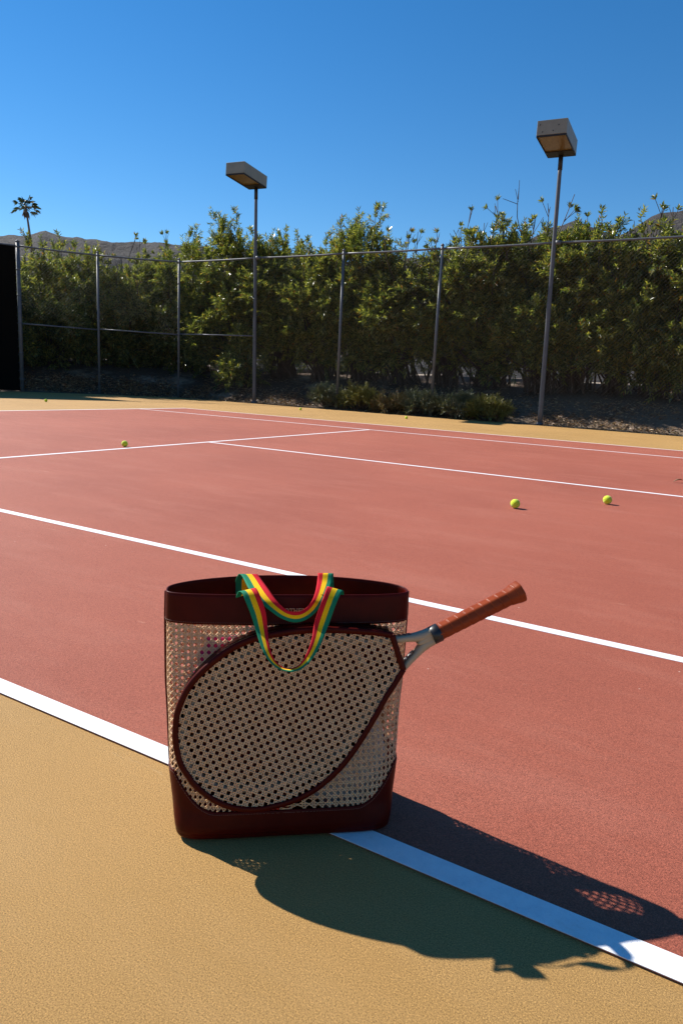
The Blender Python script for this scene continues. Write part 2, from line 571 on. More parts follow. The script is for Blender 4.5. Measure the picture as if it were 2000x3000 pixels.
for i in range(len(POSTS) - 1):
    a, b = np.array(loc(POSTS[i])), np.array(loc(POSTS[i + 1]))
    d = (b - a) / np.linalg.norm(b - a)
    nrm = np.array([-d[1], d[0]])
    L = np.linalg.norm(b - a)
    sag = 0.012
    pts = [(*(a + d * L * t), FH - sag * 4 * t * (1 - t)) for t in np.linspace(0, 1, 7)]
    Geo().tube(pts, 0.024, 8).build('top_rail', STEEL, fence, True)
    if 1 <= i <= 3:
        Geo().tube([(*(a + d * 0.03), 1.92), (*(b - d * 0.03), 1.90)], 0.02, 8).build('middle_rail', STEEL, fence, True)
    # chain link fabric: two families of diagonal wires, behind the posts
    off = nrm * 0.045
    pitch = 0.088
    z0, z1 = 0.02, FH - 0.02
    wires = []
    for fam in (1, -1):
        k = -int(4.2 / pitch)
        while k * pitch < L + 4.2:
            c = k * pitch
            k += 1
            # line s = c + fam * z
            zz0, zz1 = z0, z1
            s0, s1 = c + fam * z0, c + fam * z1
            if fam < 0: s0, s1 = c - z0, c - z1
            # clip s to [0, L]
            def zs(s): return (s - c) * fam
            zlo, zhi = z0, z1
            if fam > 0:
                zlo, zhi = max(zlo, zs(0)), min(zhi, zs(L))
            else:
                zlo, zhi = max(zlo, zs(L)), min(zhi, zs(0))
            if zhi - zlo < 0.02: continue
            wires.append((c + fam * zlo, zlo, c + fam * zhi, zhi, 0.0016 * fam))
    V, F = [], []
    wr = 0.0009
    for s0, zl, s1, zh, dy in wires:
        base = len(V)
        dirv = np.array([s1 - s0, zh - zl]); dirv /= np.linalg.norm(dirv)
        pn = np.array([-dirv[1], dirv[0]])
        for s, z in ((s0, zl), (s1, zh)):
            for kx in range(4):
                an = math.pi / 2 * kx
                ss, zz2 = s + pn[0] * wr * math.cos(an), z + pn[1] * wr * math.cos(an)
                q = a + d * ss + off + nrm * (dy + wr * math.sin(an))
                V.append((q[0], q[1], zz2))
        for kx in range(4):
            F.append((base + kx, base + (kx + 1) % 4, base + 4 + (kx + 1) % 4, base + 4 + kx))
    o = from_np('chain_link_mesh', V, F, WIRE, fence)
    tag(o, kind='stuff')
# windscreen cloth tied to the panel left of the thick corner post
a, b = np.array(loc(POSTS[0])), np.array(loc(POSTS[1]))
d = (b - a) / np.linalg.norm(b - a); nrm = np.array([d[1], -d[0]])
V, F = [], []
nx, nz = 36, 40
Ls = np.linalg.norm(b - a)
for side in (0, 1):
    for j in range(nz + 1):
        for i in range(nx + 1):
            s = -1.2 + (Ls + 1.13) * i / nx; z = 0.03 + (FH - 0.06) * j / nz
            w = 0.018 * noise.noise(Vector((s * 1.6, z * 1.1, 0.3))) + 0.012 * math.sin(s * 9 + z) * (z / FH)
            q = a + d * s + nrm * (0.05 + w + 0.002 * side)
            V.append((q[0], q[1], z))
nn = (nx + 1) * (nz + 1)
for j in range(nz):
    for i in range(nx):
        k = j * (nx + 1) + i
        F.append((k, k + 1, k + nx + 2, k + nx + 1))
        F.append((nn + k, nn + k + nx + 1, nn + k + nx + 2, nn + k + 1))
o = from_np('windscreen', V, F, SCREEN, fence, True)
o['label'] = 'black windscreen cloth tied to the fence'
pts = []
for t in np.linspace(0, 2 * math.pi, 11):
    v = b - d * 0.02 + nrm * 0.03 + d * (0.085 * math.cos(t)) + nrm * (0.055 * math.sin(t))
    pts.append((v[0], v[1], 0.02 * math.sin(t)))
tie0 = Geo().tube(pts, 0.004, 4).build('tie_cord', STEEL, fence)
for k in range(18):
    tie = tie0 if k == 0 else tie0.copy()
    if k: COL.objects.link(tie)
    tie.location.z = 0.15 + 0.22 * k

# ------------------------------------------------------------------ court lights
def court_light(p, w, dep, h, yaw, tilt, zb, top_lean, label, spots):
    t = empty('court_light', (p[0], p[1], 0))
    tag(t, label, 'floodlight', 'tall court lights on the fence line')
    lx, ly = top_lean
    z1 = zb + 0.01
    n = 14
    pts = [(lx * (k / n), ly * (k / n), -0.1 + (z1 + 0.1) * k / n) for k in range(n + 1)]
    rad = [0.058 - 0.016 * k / n for k in range(n + 1)]
    po = Geo().tube(pts, rad, 14).build('pole', POLE, t, True)
    Geo().tube([(0, 0, -0.02), (0, 0, 0.06)], 0.085, 14).build('pole_foot', POLE, po, True)
    Geo().tube([(lx * .94, ly * .94, z1 * .945), (lx, ly, z1 - 0.005)], [0.05, 0.05], 14).build('slip_fitter', HOUSE_DK, po, True)
    Geo().tube([(0, 0, FH - 0.05), (0, 0, FH + 0.03)], 0.066, 14).build('rail_clamp', STEEL, po, True)
    # the housing reaches from the pole top out over the court (towards -Y)
    A = np.array([math.cos(yaw), math.sin(yaw), 0]); B0 = np.array([-math.sin(yaw), math.cos(yaw), 0])
    B = B0 * math.cos(tilt) + np.array([0, 0, math.sin(tilt)]); Cc = -B0 * math.sin(tilt) + np.array([0, 0, math.cos(tilt)])
    O = np.array([lx, ly, zb]) - A * w * 0.5 - B * (dep - 0.09)
    def P(a, b, c): return tuple(O + A * a + B * b + Cc * c)
    def shell(name, a0, a1, b0, b1, c0, c1, mat, par):
        V = [P(a, b, c) for c in (c0, c1) for b in (b0, b1) for a in (a0, a1)]
        F = [(0, 2, 3, 1), (4, 5, 7, 6), (0, 1, 5, 4), (1, 3, 7, 5), (3, 2, 6, 7), (2, 0, 4, 6)]
        ob = from_py(name, V, F, mat, par)
        m = ob.modifiers.new('bevel', 'BEVEL'); m.width = 0.006; m.segments = 2
        return ob
    k = 0.018
    body = shell('lamp_housing', 0, w, 0, dep, k, h, HOUSING, t)
    # door frame on the underside with the lens set in it
    shell('door_frame', 0, k, 0, dep, -0.02, k - 0.001, HOUSE_DK, body)
    shell('door_frame', w - k, w, 0, dep, -0.02, k - 0.001, HOUSE_DK, body)
    shell('door_frame', k + .001, w - k - .001, 0, k * 1.4, -0.02, k - 0.001, HOUSE_DK, body)
    shell('ballast_tray', k + .001, w - k - .001, dep * 0.72, dep, -0.021, k - 0.001, HOUSE_DK, body)
    shell('lens', k + .001, w - k - .001, k * 1.4 + .001, dep * 0.72 - .001, 0.0, k - 0.002, LENS, body)
    for (a, c) in spots:
        V = [P(a * w + dx, -0.003, c * h + dz) for dx, dz in ((-.012, -.006), (.004, -.016), (.013, .008), (-.004, .014))]
        V += [P(a * w + dx, 0.004, c * h + dz) for dx, dz in ((-.012, -.006), (.004, -.016), (.013, .008), (-.004, .014))]
        from_py('rust_hole', V, [(0, 1, 2, 3), (4, 7, 6, 5), (0, 4, 5, 1), (1, 5, 6, 2), (2, 6, 7, 3), (3, 7, 4, 0)], HOUSE_DK, body)
    return t
court_light((-1.49, 15.46), 0.567, 1.16, 0.30, R(6), R(-3.5), 5.88, (-0.13, 0.0), 'left court light on a thin pole standing at the middle rail end of the fence', [])
court_light((6.8, 15.46), 0.60, 1.27, 0.30, R(4), R(-2.0), 5.84, (-0.13, 0.0), 'right court light, taller in view, with rust spots on its box',
            [(0.1, 0.72), (0.2, 0.26), (0.72, 0.62), (0.55, 0.28)])

# ------------------------------------------------------------------ vegetation
def leaves(P, dirs, length, width, rng, fold=0.35):
    """kite shaped folded leaves: P (n,3) base points, dirs (n,3) unit"""
    n = len(P)
    up = rng.normal(size=(n, 3)) * 0.55 + np.array([0, 0, 1.0])
    side = np.cross(dirs, up)
    side /= np.linalg.norm(side, axis=1)[:, None] + 1e-9
    nor = np.cross(side, dirs)
    L = length[:, None]; W = width[:, None]
    mid = P + dirs * L * 0.45
    v0 = P
    v1 = mid + side * W * 0.5 + nor * W * fold
    v2 = P + dirs * L - nor * L * rng.uniform(0.0, 0.16, n)[:, None]
    v3 = mid - side * W * 0.5 + nor * W * fold
    V = np.stack([v0, v1, v2, v3], 1).reshape(-1, 3)
    b = np.arange(n)[:, None] * 4
    F = np.concatenate([b + np.array([0, 1, 2]), b + np.array([0, 2, 3])], 1).reshape(-1, 3)
    return V, F

def unit(v):
    return v / (np.linalg.norm(v, axis=-1, keepdims=True) + 1e-9)

def twigs_to_leaves(T0, TD, TL, nodes, rng, llen, lwid, start=0.25):
    """whorls of three leaves along each twig"""
    n = len(T0)
    ts = np.linspace(start, 1.0, nodes)
    P, Dv, Ls, Ws = [], [], [], []
    a0 = np.cross(TD, rng.normal(size=(n, 3))); a0 = unit(a0); a1 = np.cross(TD, a0)
    for q, t in enumerate(ts):
        base = T0 + TD * (TL * t)[:, None]
        ph = rng.uniform(0, 2 * math.pi, n)
        for k in range(3):
            an = ph + k * 2.094
            rad = a0 * np.cos(an)[:, None] + a1 * np.sin(an)[:, None]
            lean = 0.75 + 0.6 * t + rng.normal(0, 0.15, n)
            dv = unit(rad + TD * lean[:, None] + np.array([0, 0, -0.12]))
            keep = rng.random(n) > 0.12
            P.append(base[keep]); Dv.append(dv[keep])
            Ls.append((rng.uniform(0.75, 1.15, n) * llen)[keep]); Ws.append((rng.uniform(0.8, 1.2, n) * lwid)[keep])
    return np.concatenate(P), np.concatenate(Dv), np.concatenate(Ls), np.concatenate(Ws)

def oleander(base, H, rad, seed, label, name='oleander_shrub', cat='shrub', group='oleander shrubs behind the fence', z_low=0.8, nclump=52, twig=24,
             sprigs=10, bare=0, flowers=0, squash_y=0.55, llen=0.13, lwid=0.031, stems_n=12, mat=None):
    rng = np.random.default_rng(seed)
    gz = terrain(base[0], base[1])
    t = empty(name, (base[0], base[1], 0))
    tag(t, label, cat, group)
    z_low = (max(0.25, z_low - 0.45) if base[0] < -3 else max(0.3, z_low - 0.1)) + gz * 0.6
    back = 0.75
    # clump centres: shell weighted points of an uneven crown
    C = []
    while len(C) < nclump:
        p = rng.uniform(-1, 1, 3)
        r = np.linalg.norm(p)
        if r > 1 or r < 0.35: continue
        z = z_low + (p[2] + 1) / 2 * (H - 0.42 - z_low)
        wide = rad * (0.75 + 0.25 * math.sin(math.pi * min(1, (z - z_low) / max(0.1, H - z_low) * 0.9 + 0.15)))
        C.append((p[0] * wide / 0.9, p[1] * wide * squash_y / 0.9, z))
    C = np.array(C)
    g = Geo()
    # stems from the foot to the clumps
    for k, c in enumerate(C):
        foot = np.array([rng.normal(-0.3 if base[0] < -4 else 0, 0.25), rng.normal(back, 0.22), terrain(base[0], base[1] + back) - 0.1])
        mid = foot * 0.5 + np.array([c[0] * 0.35, c[1] * 0.35, c[2] * 0.55]) + rng.normal(0, 0.08, 3)
        g.tube(catmull([foot, mid, c], 6), np.linspace(0.028, 0.009, 6) * rng.uniform(0.7, 1.25), 5, cap=False)
    T0, TD, TL = [], [], []
    for c in C:
        cr = rng.uniform(0.26, 0.46)
        m = int(twig * rng.uniform(0.7, 1.3))
        dd = unit(rng.normal(size=(m, 3)) + np.array([c[0] * 0.5, c[1] * 0.5, 0.55]))
        T0.append(np.repeat(c[None], m, 0) + rng.normal(0, 0.10, (m, 3)))
        TD.append(dd); TL.append(rng.uniform(0.7, 1.35, m) * cr)
    # sprigs that stand out of the top
    top = C[np.argsort(-C[:, 2])[:max(4, nclump // 3)]]
    for k in range(sprigs):
        c = top[rng.integers(len(top))]
        p0 = c + rng.normal(0, 0.12, 3)
        dv = unit(np.array([rng.normal(0, 0.22), rng.normal(0, 0.2), 1.0]))
        ln = rng.uniform(0.5, 1.05)
        g.tube([p0, p0 + dv * ln * 0.6, p0 + dv * ln], [0.011, 0.009, 0.006], 4, cap=False)
        T0.append((p0 + dv * ln * 0.45)[None]); TD.append(dv[None]); TL.append(np.array([ln * 0.6]))
        for q in range(4):
            d2 = unit(dv + rng.normal(0, 0.45, 3))
            T0.append((p0 + dv * ln * rng.uniform(0.3, 0.9))[None]); TD.append(d2[None]); TL.append(np.array([rng.uniform(0.15, 0.3)]))
    for k in range(bare):
        c = top[rng.integers(len(top))]
        p0 = c + rng.normal(0, 0.15, 3)
        dv = unit(np.array([rng.normal(-0.1, 0.35), rng.normal(0, 0.25), 1.0]))
        ln = rng.uniform(0.8, 1.35)
        bend = rng.normal(0, 0.10, 3)
        pts = [p0, p0 + dv * ln * 0.5 + bend, p0 + dv * ln + bend * 0.3]
        g.tube(catmull(pts, 5), np.linspace(0.013, 0.008, 5), 4, cap=False)
        for q in range(3):
            s0 = pts[1] * 0.5 + pts[2] * 0.5 + (pts[2] - pts[1]) * rng.uniform(-0.5, 0.3)
            d2 = unit(dv + rng.normal(0, 0.35, 3)); l2 = rng.uniform(0.2, 0.45)
            g.tube([s0, s0 + d2 * l2], [0.008, 0.006], 4, cap=False)
            if rng.random() < 0.5:
                T0.append((s0 + d2 * (l2 - 0.06))[None]); TD.append(d2[None]); TL.append(np.array([0.07]))
    T0 = np.concatenate(T0); TD = np.concatenate(TD); TL = np.concatenate(TL)
    P, Dv, Ls, Ws = twigs_to_leaves(T0, TD, TL, 7, rng, llen, lwid)
    V, F = leaves(P, Dv, Ls, Ws, rng)
    from_np('foliage', V, F, mat or OLEANDER, t)
    for k in rng.choice(len(T0), size=min(len(T0), 160), replace=False):
        g.tube([T0[k], T0[k] + TD[k] * TL[k]], [0.005, 0.002], 4, cap=False)
    g.build('branches', BARK, t)
    if flowers:
        fv, ff = [], []
        hi = T0[np.argsort(-(T0[:, 2] + TD[:, 2] * TL))[:flowers * 4]]
        hd = TD[np.argsort(-(T0[:, 2] + TD[:, 2] * TL))[:flowers * 4]]; hl = TL[np.argsort(-(T0[:, 2] + TD[:, 2] * TL))[:flowers * 4]]
        for k in rng.choice(len(hi), size=min(flowers, len(hi)), replace=False):
            c = hi[k] + hd[k] * hl[k]
            for q in range(5):
                dv = unit(rng.normal(size=3) + np.array([0, 0, 0.6])); s = unit(np.cross(dv, rng.normal(size=3)))
                b = len(fv)
                r_ = 0.035
                fv += [c, c + dv * r_ + s * r_ * 0.5, c + dv * r_ * 1.5, c + dv * r_ - s * r_ * 0.5]
                ff.append((b, b + 1, b + 2, b + 3))
        tag(from_py('flowers', fv, ff, FLOWER, t), kind='stuff')
    return t

def shrub_at(xd, yd, Y, X=None):
    """foot on the soil and crown height of a shrub whose top shows at this place of the 1568 px view"""
    p = at_Y(xd * D, yd * D, Y)
    return (p[0], Y), p[2]

# left, behind the slanting corner panels
def slant(xd, yd, dist):
    d = ray(xd * D, yd * D); h = math.hypot(d[0], d[1]); p = CAM + d * dist / h
    return (p[0], p[1]), p[2]
SPEC = [
    # (foot, height), radius, kwargs, label
    (slant(-8, 600, 24.6), 1.30, dict(z_low=0.3), 'dark oleander shrub half hidden by the black windscreen at the left edge'),
    (slant(92, 562, 25.2), 1.55, dict(z_low=0.3, sprigs=16, flowers=3), 'tall slim oleander right of the thick corner post, below the palm'),
    (slant(168, 552, 25.6), 1.55, dict(z_low=0.35, sprigs=24, flowers=2), 'oleander with upright sprigs left of the second fence post'),
    (slant(262, 588, 26.0), 1.60, dict(z_low=0.7, nclump=50, sprigs=20, bare=10, flowers=3), 'thin oleander right of the second post, ridge showing above it'),
    (slant(345, 585, 26.0), 1.60, dict(z_low=0.9, nclump=50, sprigs=20, bare=10, flowers=4), 'sparse oleander with pale twigs left of the fence bend'),
    (slant(430, 548, 25.0), 1.60, dict(z_low=0.8, nclump=60, sprigs=28, flowers=12), 'white flecked oleander just right of the fence bend post'),
    (shrub_at(528, 522, 17.2), 1.60, dict(z_low=0.7, nclump=64, sprigs=28, flowers=8), 'dense flowering oleander left of the left light pole'),
    (shrub_at(636, 540, 17.25), 1.60, dict(z_low=0.9, nclump=66, sprigs=20, flowers=4), 'broad oleander right behind the left light pole'),
    (shrub_at(728, 574, 17.2), 1.50, dict(z_low=0.9, nclump=64, sprigs=16), 'lower oleander left of the fifth fence post'),
    (shrub_at(826, 506, 17.2), 1.45, dict(z_low=1.0, nclump=70, sprigs=20, flowers=3), 'oleander with a tall dark green tuft right of the fifth post'),
    (shrub_at(915, 580, 17.2), 1.45, dict(z_low=0.9, nclump=64, sprigs=12, bare=11), 'low topped oleander between the tall tuft and the sixth post'),
    (shrub_at(1022, 545, 17.2), 1.50, dict(z_low=0.9, nclump=64, sprigs=16, bare=17), 'oleander with bare twigs above the sixth fence post'),
    (shrub_at(1145, 490, 17.35), 1.55, dict(z_low=0.8, nclump=70, sprigs=28, bare=15), 'tall yellow green oleander left of the right light pole'),
    (shrub_at(1262, 525, 17.2), 1.50, dict(z_low=0.9, nclump=66, sprigs=28, bare=12), 'oleander directly behind the right light pole'),
    (shrub_at(1345, 510, 17.25), 1.50, dict(z_low=0.8, nclump=66, sprigs=28), 'spiky topped oleander just right of the right light pole'),
    (shrub_at(1450, 520, 17.2), 1.50, dict(z_low=0.8, nclump=68, sprigs=20, bare=13), 'oleander with a forked tall sprig near the right edge'),
    (shrub_at(1560, 530, 17.25), 1.55, dict(z_low=0.8, nclump=68, sprigs=20, bare=10), 'oleander cut by the right edge of the view'),
]
for i, ((foot, H), rad, kw, lab) in enumerate(SPEC):
    oleander(foot, H, rad, 100 + i, lab, **kw)
oleander((-2.75, 16.35), 1.55, 0.5, 301, 'small leafy oleander sucker left of the left light pole foot', nclump=9, z_low=0.15, twig=18, sprigs=2, group='oleander shrubs behind the fence')

# thicket behind: reads as one dark mass
def thicket():
    rng = np.random.default_rng(5)
    Vs, Fs, n0 = [], [], 0
    for k in range(470):
        s = rng.random()
        if s < 0.35:
            u_ = rng.random(); x, y = -10.8 + 5.2 * u_, 13.8 + 5.4 * u_ + rng.normal(0, 0.5)
            zt = 3.4
        elif s < 0.75:
            x, y = rng.uniform(-5.5, 11.5), rng.uniform(18.6, 20.2); zt = 3.9
        else:
            x, y = rng.uniform(10.6, 21.0), rng.uniform(16.4, 18.6); zt = 4.6
        z = rng.uniform(1.75 if x > 1 else 0.8, zt)
        m = 24
        T0 = np.array([[x, y, z]]) + rng.normal(0, 0.14, (m, 3)); TD = unit(rng.normal(size=(m, 3)) + np.array([0, 0, 0.4])); TL = rng.uniform(0.25, 0.6, m)
        P, Dv, Ls, Ws = twigs_to_leaves(T0, TD, TL, 5, rng, 0.13, 0.03)
        V, F = leaves(P, Dv, Ls, Ws, rng)
        Vs.append(V); Fs.append(F + n0); n0 += len(V)
    o = from_np('thicket', np.concatenate(Vs), np.concatenate(Fs), OLEANDER)
    tag(o, 'dark mass of oleander thicket behind the front row of shrubs', kind='stuff')
thicket()

# low spreading junipers at the court edge
def juniper(p, H, rx, ry, seed, mat, label):
    rng = np.random.default_rng(seed)
    t = empty('low_juniper', (p[0], p[1], 0))
    tag(t, label, 'low shrub', 'low junipers at the foot of the fence')
    T0, TD, TL = [], [], []
    g = Geo()
    for k in range(34):
        a = rng.uniform(0, 2 * math.pi); r = math.sqrt(rng.random())
        c = np.array([math.cos(a) * r * rx * 0.85, math.sin(a) * r * ry * 0.85, 0])
        c[2] = (H - 0.12) * (0.25 + 0.75 * math.sqrt(max(0, 1 - r * r * 0.9))) * rng.uniform(0.45, 1.0)
        g.tube(catmull([(rng.normal(0, .06), rng.normal(0, .05), -0.05), c * np.array([.5, .5, .35]), c], 5), np.linspace(.012, .005, 5), 4, cap=False)
        m = 24
        dd = unit(rng.normal(size=(m, 3)) + np.array([c[0], c[1] , 0.7]))
        T0.append(np.repeat(c[None], m, 0) + rng.normal(0, 0.04, (m, 3))); TD.append(dd); TL.append(rng.uniform(0.10, 0.24, m))
    T0 = np.concatenate(T0); TD = np.concatenate(TD); TL = np.concatenate(TL)
    P, Dv, Ls, Ws = twigs_to_leaves(T0, TD, TL, 7, rng, 0.042, 0.014, 0.1)
    V, F = leaves(P, Dv, Ls, Ws, rng)
    V[:, 2] = np.maximum(V[:, 2], 0.005)
    from_np('foliage', V, F, mat, t)
    g.build('branches', BARK, t)
juniper((0.95, 15.62), 0.72, 0.62, 0.42, 11, JUNIPER, 'grey green low juniper around the fifth fence post, leftmost of its row')
juniper((1.95, 15.58), 0.76, 0.62, 0.45, 12, JUNIPER_Y, 'olive low juniper right of the fifth fence post')
juniper((2.85, 15.56), 0.58, 0.58, 0.42, 13, JUNIPER_B, 'browning low juniper with bare sticks midway between two posts')
juniper((3.75, 15.55), 0.66, 0.60, 0.45, 14, JUNIPER, 'grey green low juniper at the sixth fence post')
juniper((4.75, 15.50), 0.70, 0.62, 0.46, 15, JUNIPER, 'bushy dull green low juniper right of the sixth fence post')
juniper((5.6, 15.42), 0.64, 0.62, 0.46, 16, JUNIPER_Y, 'yellow green low juniper, rightmost of its row')

# leaf litter on the soil strip
def litter():
    rng = np.random.default_rng(9)
    P = []
    while len(P) < 14000:
        if rng.random() < 0.7:
            x = rng.uniform(-5.0, 11.0); y = 15.3 + abs(rng.normal(0, 0.9))
        else:
            u_ = rng.random(); x, y = -7.6 + 3.2 * u_ - abs(rng.normal(0, 0.6)), 12.0 + 3.6 * u_ + abs(rng.normal(0, 0.6))
        if noise.noise(Vector((x * 0.9, y * 1.4, 7.0))) + rng.random() * 0.7 < 0.25: continue
        if y < EDGE_Y + 0.02 and x > -4.4: continue
        P.append((x, y, rng.uniform(0.0, 0.04)))
    P = np.array(P)
    P[:, 2] += np.array([terrain(q[0], q[1]) for q in P]) + 0.01
    a = rng.uniform(0, 2 * math.pi, len(P))
    Dv = unit(np.stack([np.cos(a), np.sin(a), rng.normal(0.05, 0.25, len(P))], 1))
    V, F = leaves(P, Dv, rng.uniform(0.06, 0.13, len(P)), rng.uniform(0.018, 0.04, len(P)), rng, 0.3)
    o = from_np('leaf_litter', V, F, LITTER)
    tag(o, 'fallen dry brown leaves on the soil along the fence', kind='stuff')
litter()

# distant fan palm
def palm():
    dist = 112.0
    d = ray(60 * D, 476 * D); h = math.hypot(d[0], d[1]); top = CAM + d * dist / h
    d2 = ray(72 * D, 556 * D); h2 = math.hypot(d2[0], d2[1]); low = CAM + d2 * dist / h2
    sl = (low - top) / (top[2] - low[2])
    foot = top + sl * top[2] * 0.8
    t = empty('palm_tree', (foot[0], foot[1], 0))
    tag(t, 'lone tall fan palm rising above the ridge at the far left', 'palm tree')
    v = top - np.array([foot[0], foot[1], 0])
    pts = [(v[0] * k ** 1.25, v[1] * k ** 1.25, v[2] * k - 0.2 * (1 - k)) for k in np.linspace(0, 1, 16)]
    Geo().tube(pts, np.linspace(0.30, 0.12, 16), 10).build('trunk', PALM_BARK, t, True)
    rng = np.random.default_rng(3)
    V, F = [], []
    c0 = np.array(pts[-1])
    gp = Geo()
    for k in range(22):
        az = rng.uniform(0, 2 * math.pi); el = rng.uniform(-0.6, 1.4)
        dv = np.array([math.cos(az) * math.cos(el), math.sin(az) * math.cos(el), math.sin(el)])
        pl = rng.uniform(0.7, 1.4)
        end = c0 + dv * pl + np.array([0, 0, -0.12 * pl])
        gp.tube([c0, end], [0.035, 0.018], 4, cap=False)
        side = unit(np.cross(dv, np.array([0, 0, 1.0])) + 1e-6)
        nor = np.cross(side, dv)
        for q in range(15):
            an = (q - 7) / 7 * 1.35
            ld = unit(dv * math.cos(an) + side * math.sin(an) + nor * rng.normal(0, 0.12))
            ln = rng.uniform(0.65, 1.1) * (0.75 + 0.25 * math.cos(an))
            w = 0.065
            sd = unit(np.cross(ld, nor))
            tip = end + ld * ln + np.array([0, 0, -0.28 * ln * ln - 0.12 * rng.random()])
            b = len(V)
            V += [end, end + ld * ln * 0.5 + sd * w, tip, end + ld * ln * 0.5 - sd * w]
            F += [(b, b + 1, b + 2), (b, b + 2, b + 3)]
    from_np('crown', np.array(V), np.array(F), PALM, t)
    gp.build('petioles', PALM_BARK, t)
    V, F = [], []
    for k in range(26):
        az = rng.uniform(0, 2 * math.pi)
        p0 = c0 + np.array([math.cos(az) * 0.2, math.sin(az) * 0.2, -0.1 - rng.random() * 0.5])
        tip = p0 + np.array([math.cos(az) * 0.35, math.sin(az) * 0.35, -rng.uniform(0.5, 1.1)])
        s = np.array([-math.sin(az), math.cos(az), 0]) * 0.14
        b = len(V)
        V += [p0, p0 * .5 + tip * .5 + s, tip, p0 * .5 + tip * .5 - s]; F += [(b, b + 1, b + 2), (b, b + 2, b + 3)]
    from_np('dead_skirt', np.array(V), np.array(F), PALM_BARK, t)
palm()

# ------------------------------------------------------------------ tennis balls
def ball_meshes():
    bm = bmesh.new()
    bmesh.ops.create_icosphere(bm, subdivisions=5, radius=0.0331)
    me = bpy.data.meshes.new('felt_ball'); bm.to_mesh(me); bm.free()
    me.materials.append(FELT)
    me.polygons.foreach_set('use_smooth', [True] * len(me.polygons))
    g = Geo()
    a, b = 0.44, 0.56
    pts = []
    for t in np.linspace(0, 2 * math.pi, 97):
        x = a * math.cos(t) + b * math.cos(3 * t) * 0.0 + 0.36 * math.cos(3 * t)
        y = a * math.sin(t) - 0.36 * math.sin(3 * t)
        z = 2 * math.sqrt(a * 0.36) * math.sin(2 * t)
        p = np.array([x, y, z]); pts.append(p / np.linalg.norm(p) * 0.0329)
    g.tube(pts, 0.0010, 6, cap=False)
    me2 = bpy.data.meshes.new('ball_seam'); me2.from_pydata([tuple(v) for v in g.v], [], g.f); me2.materials.append(SEAM)
    return me, me2
ME_BALL, ME_SEAM = ball_meshes()
for i, (x, y, lab, rot) in enumerate([
        (1507, 1489, 'yellow tennis ball on red court, left of the near right pair', (0.5, 0.9, 0.3)),
        (1776.5, 1477, 'yellow tennis ball on red court, right of the near right pair', (1.4, 0.2, 1.0)),
        (366, 1309, 'yellow tennis ball lying just behind the service line on the left', (0.2, 1.7, 2.0)),
        (135.5, 1177.5, 'tennis ball at the edge of the fence shadow on far left ochre', (2.4, 0.6, 0.2)),
        (880, 1202, 'tiny tennis ball at the left end of the low junipers', (1.1, 2.6, 0.7)),
        (1189.5, 1227.5, 'tiny tennis ball in front of the low junipers', (0.9, 0.1, 1.9))]):
    p = ground(x, y, 0.004 if i < 3 else 0.0)
    zb = 0.0331 + (0.0042 if i < 3 else 0.0)
    t = empty('tennis_ball', (p[0], p[1], 0 if i > 2 else 0.004))
    tag(t, lab, 'tennis ball', 'tennis balls scattered on the court')
    for nm, me in (('felt', ME_BALL), ('seam', ME_SEAM)):
        o = bpy.data.objects.new(nm, me); COL.objects.link(o); o.parent = t
        o.location = (0, 0, 0.0331); o.rotation_euler = rot

def dry_leaf(x, y, ln, az, lab, mat=LITTER, name='dry_leaf', cat='leaf'):
    p = ground(x, y, 0.004)
    V, F = [], []
    n = 6
    for i in range(n + 1):
        t = i / n
        w = ln * 0.2 * math.sin(math.pi * min(1, t * 0.92 + 0.06))
        z = 0.004 + ln * 0.18 * math.sin(math.pi * t) + 0.25 * ln * t * t
        V += [(ln * (t - .5), -w, z + w * .7), (ln * (t - .5), 0, z), (ln * (t - .5), w, z + w * .6)]
    for i in range(n):
        for k in (0, 1):
            a = i * 3 + k; F.append((a, a + 3, a + 4, a + 1))
    o = from_py(name, V, F, mat)
    o.modifiers.new('thick', 'SOLIDIFY').thickness = 0.001
    o.location = (p[0], p[1], 0.004); o.rotation_euler = (0, 0, az)
    tag(o, lab, cat)
dry_leaf(1984, 1414, 0.09, 0.4, 'curled pale dry leaf on the red court at the right edge')
dry_leaf(1169, 1212, 0.16, 0.8, 'scrap of white paper lying under the junipers', PAPER, 'paper_scrap', 'litter')

# ------------------------------------------------------------------ cane tote bag
BAG_A = ground(520, 2462)
_B = ground(960, 2439)
EX = (_B - BAG_A); EX[2] = 0; EX /= np.linalg.norm(EX)
EY = np.array([-EX[1], EX[0], 0.0])                      # away from the camera
BAG_O = BAG_A + EX * 0.1965 + EY * 0.082
BAG_O[2] = 0.0065
bag = empty('tote_bag', tuple(BAG_O), math.atan2(EX[1], EX[0]))
tag(bag, 'cane tote bag with oxblood leather trim and striped handles on the court line', 'bag')
TOP = 0.441

def bag_ray(px, py):
    """camera position and pixel direction in the bag's own axes"""
    c = CAM - BAG_O; d = ray(px, py)
    return np.array([c @ EX, c @ EY, c[2]]), np.array([d @ EX, d @ EY, d[2]])

def on_depth(px, py, y):
    c, d = bag_ray(px, py)
    return c + d * ((y - c[1]) / d[1])

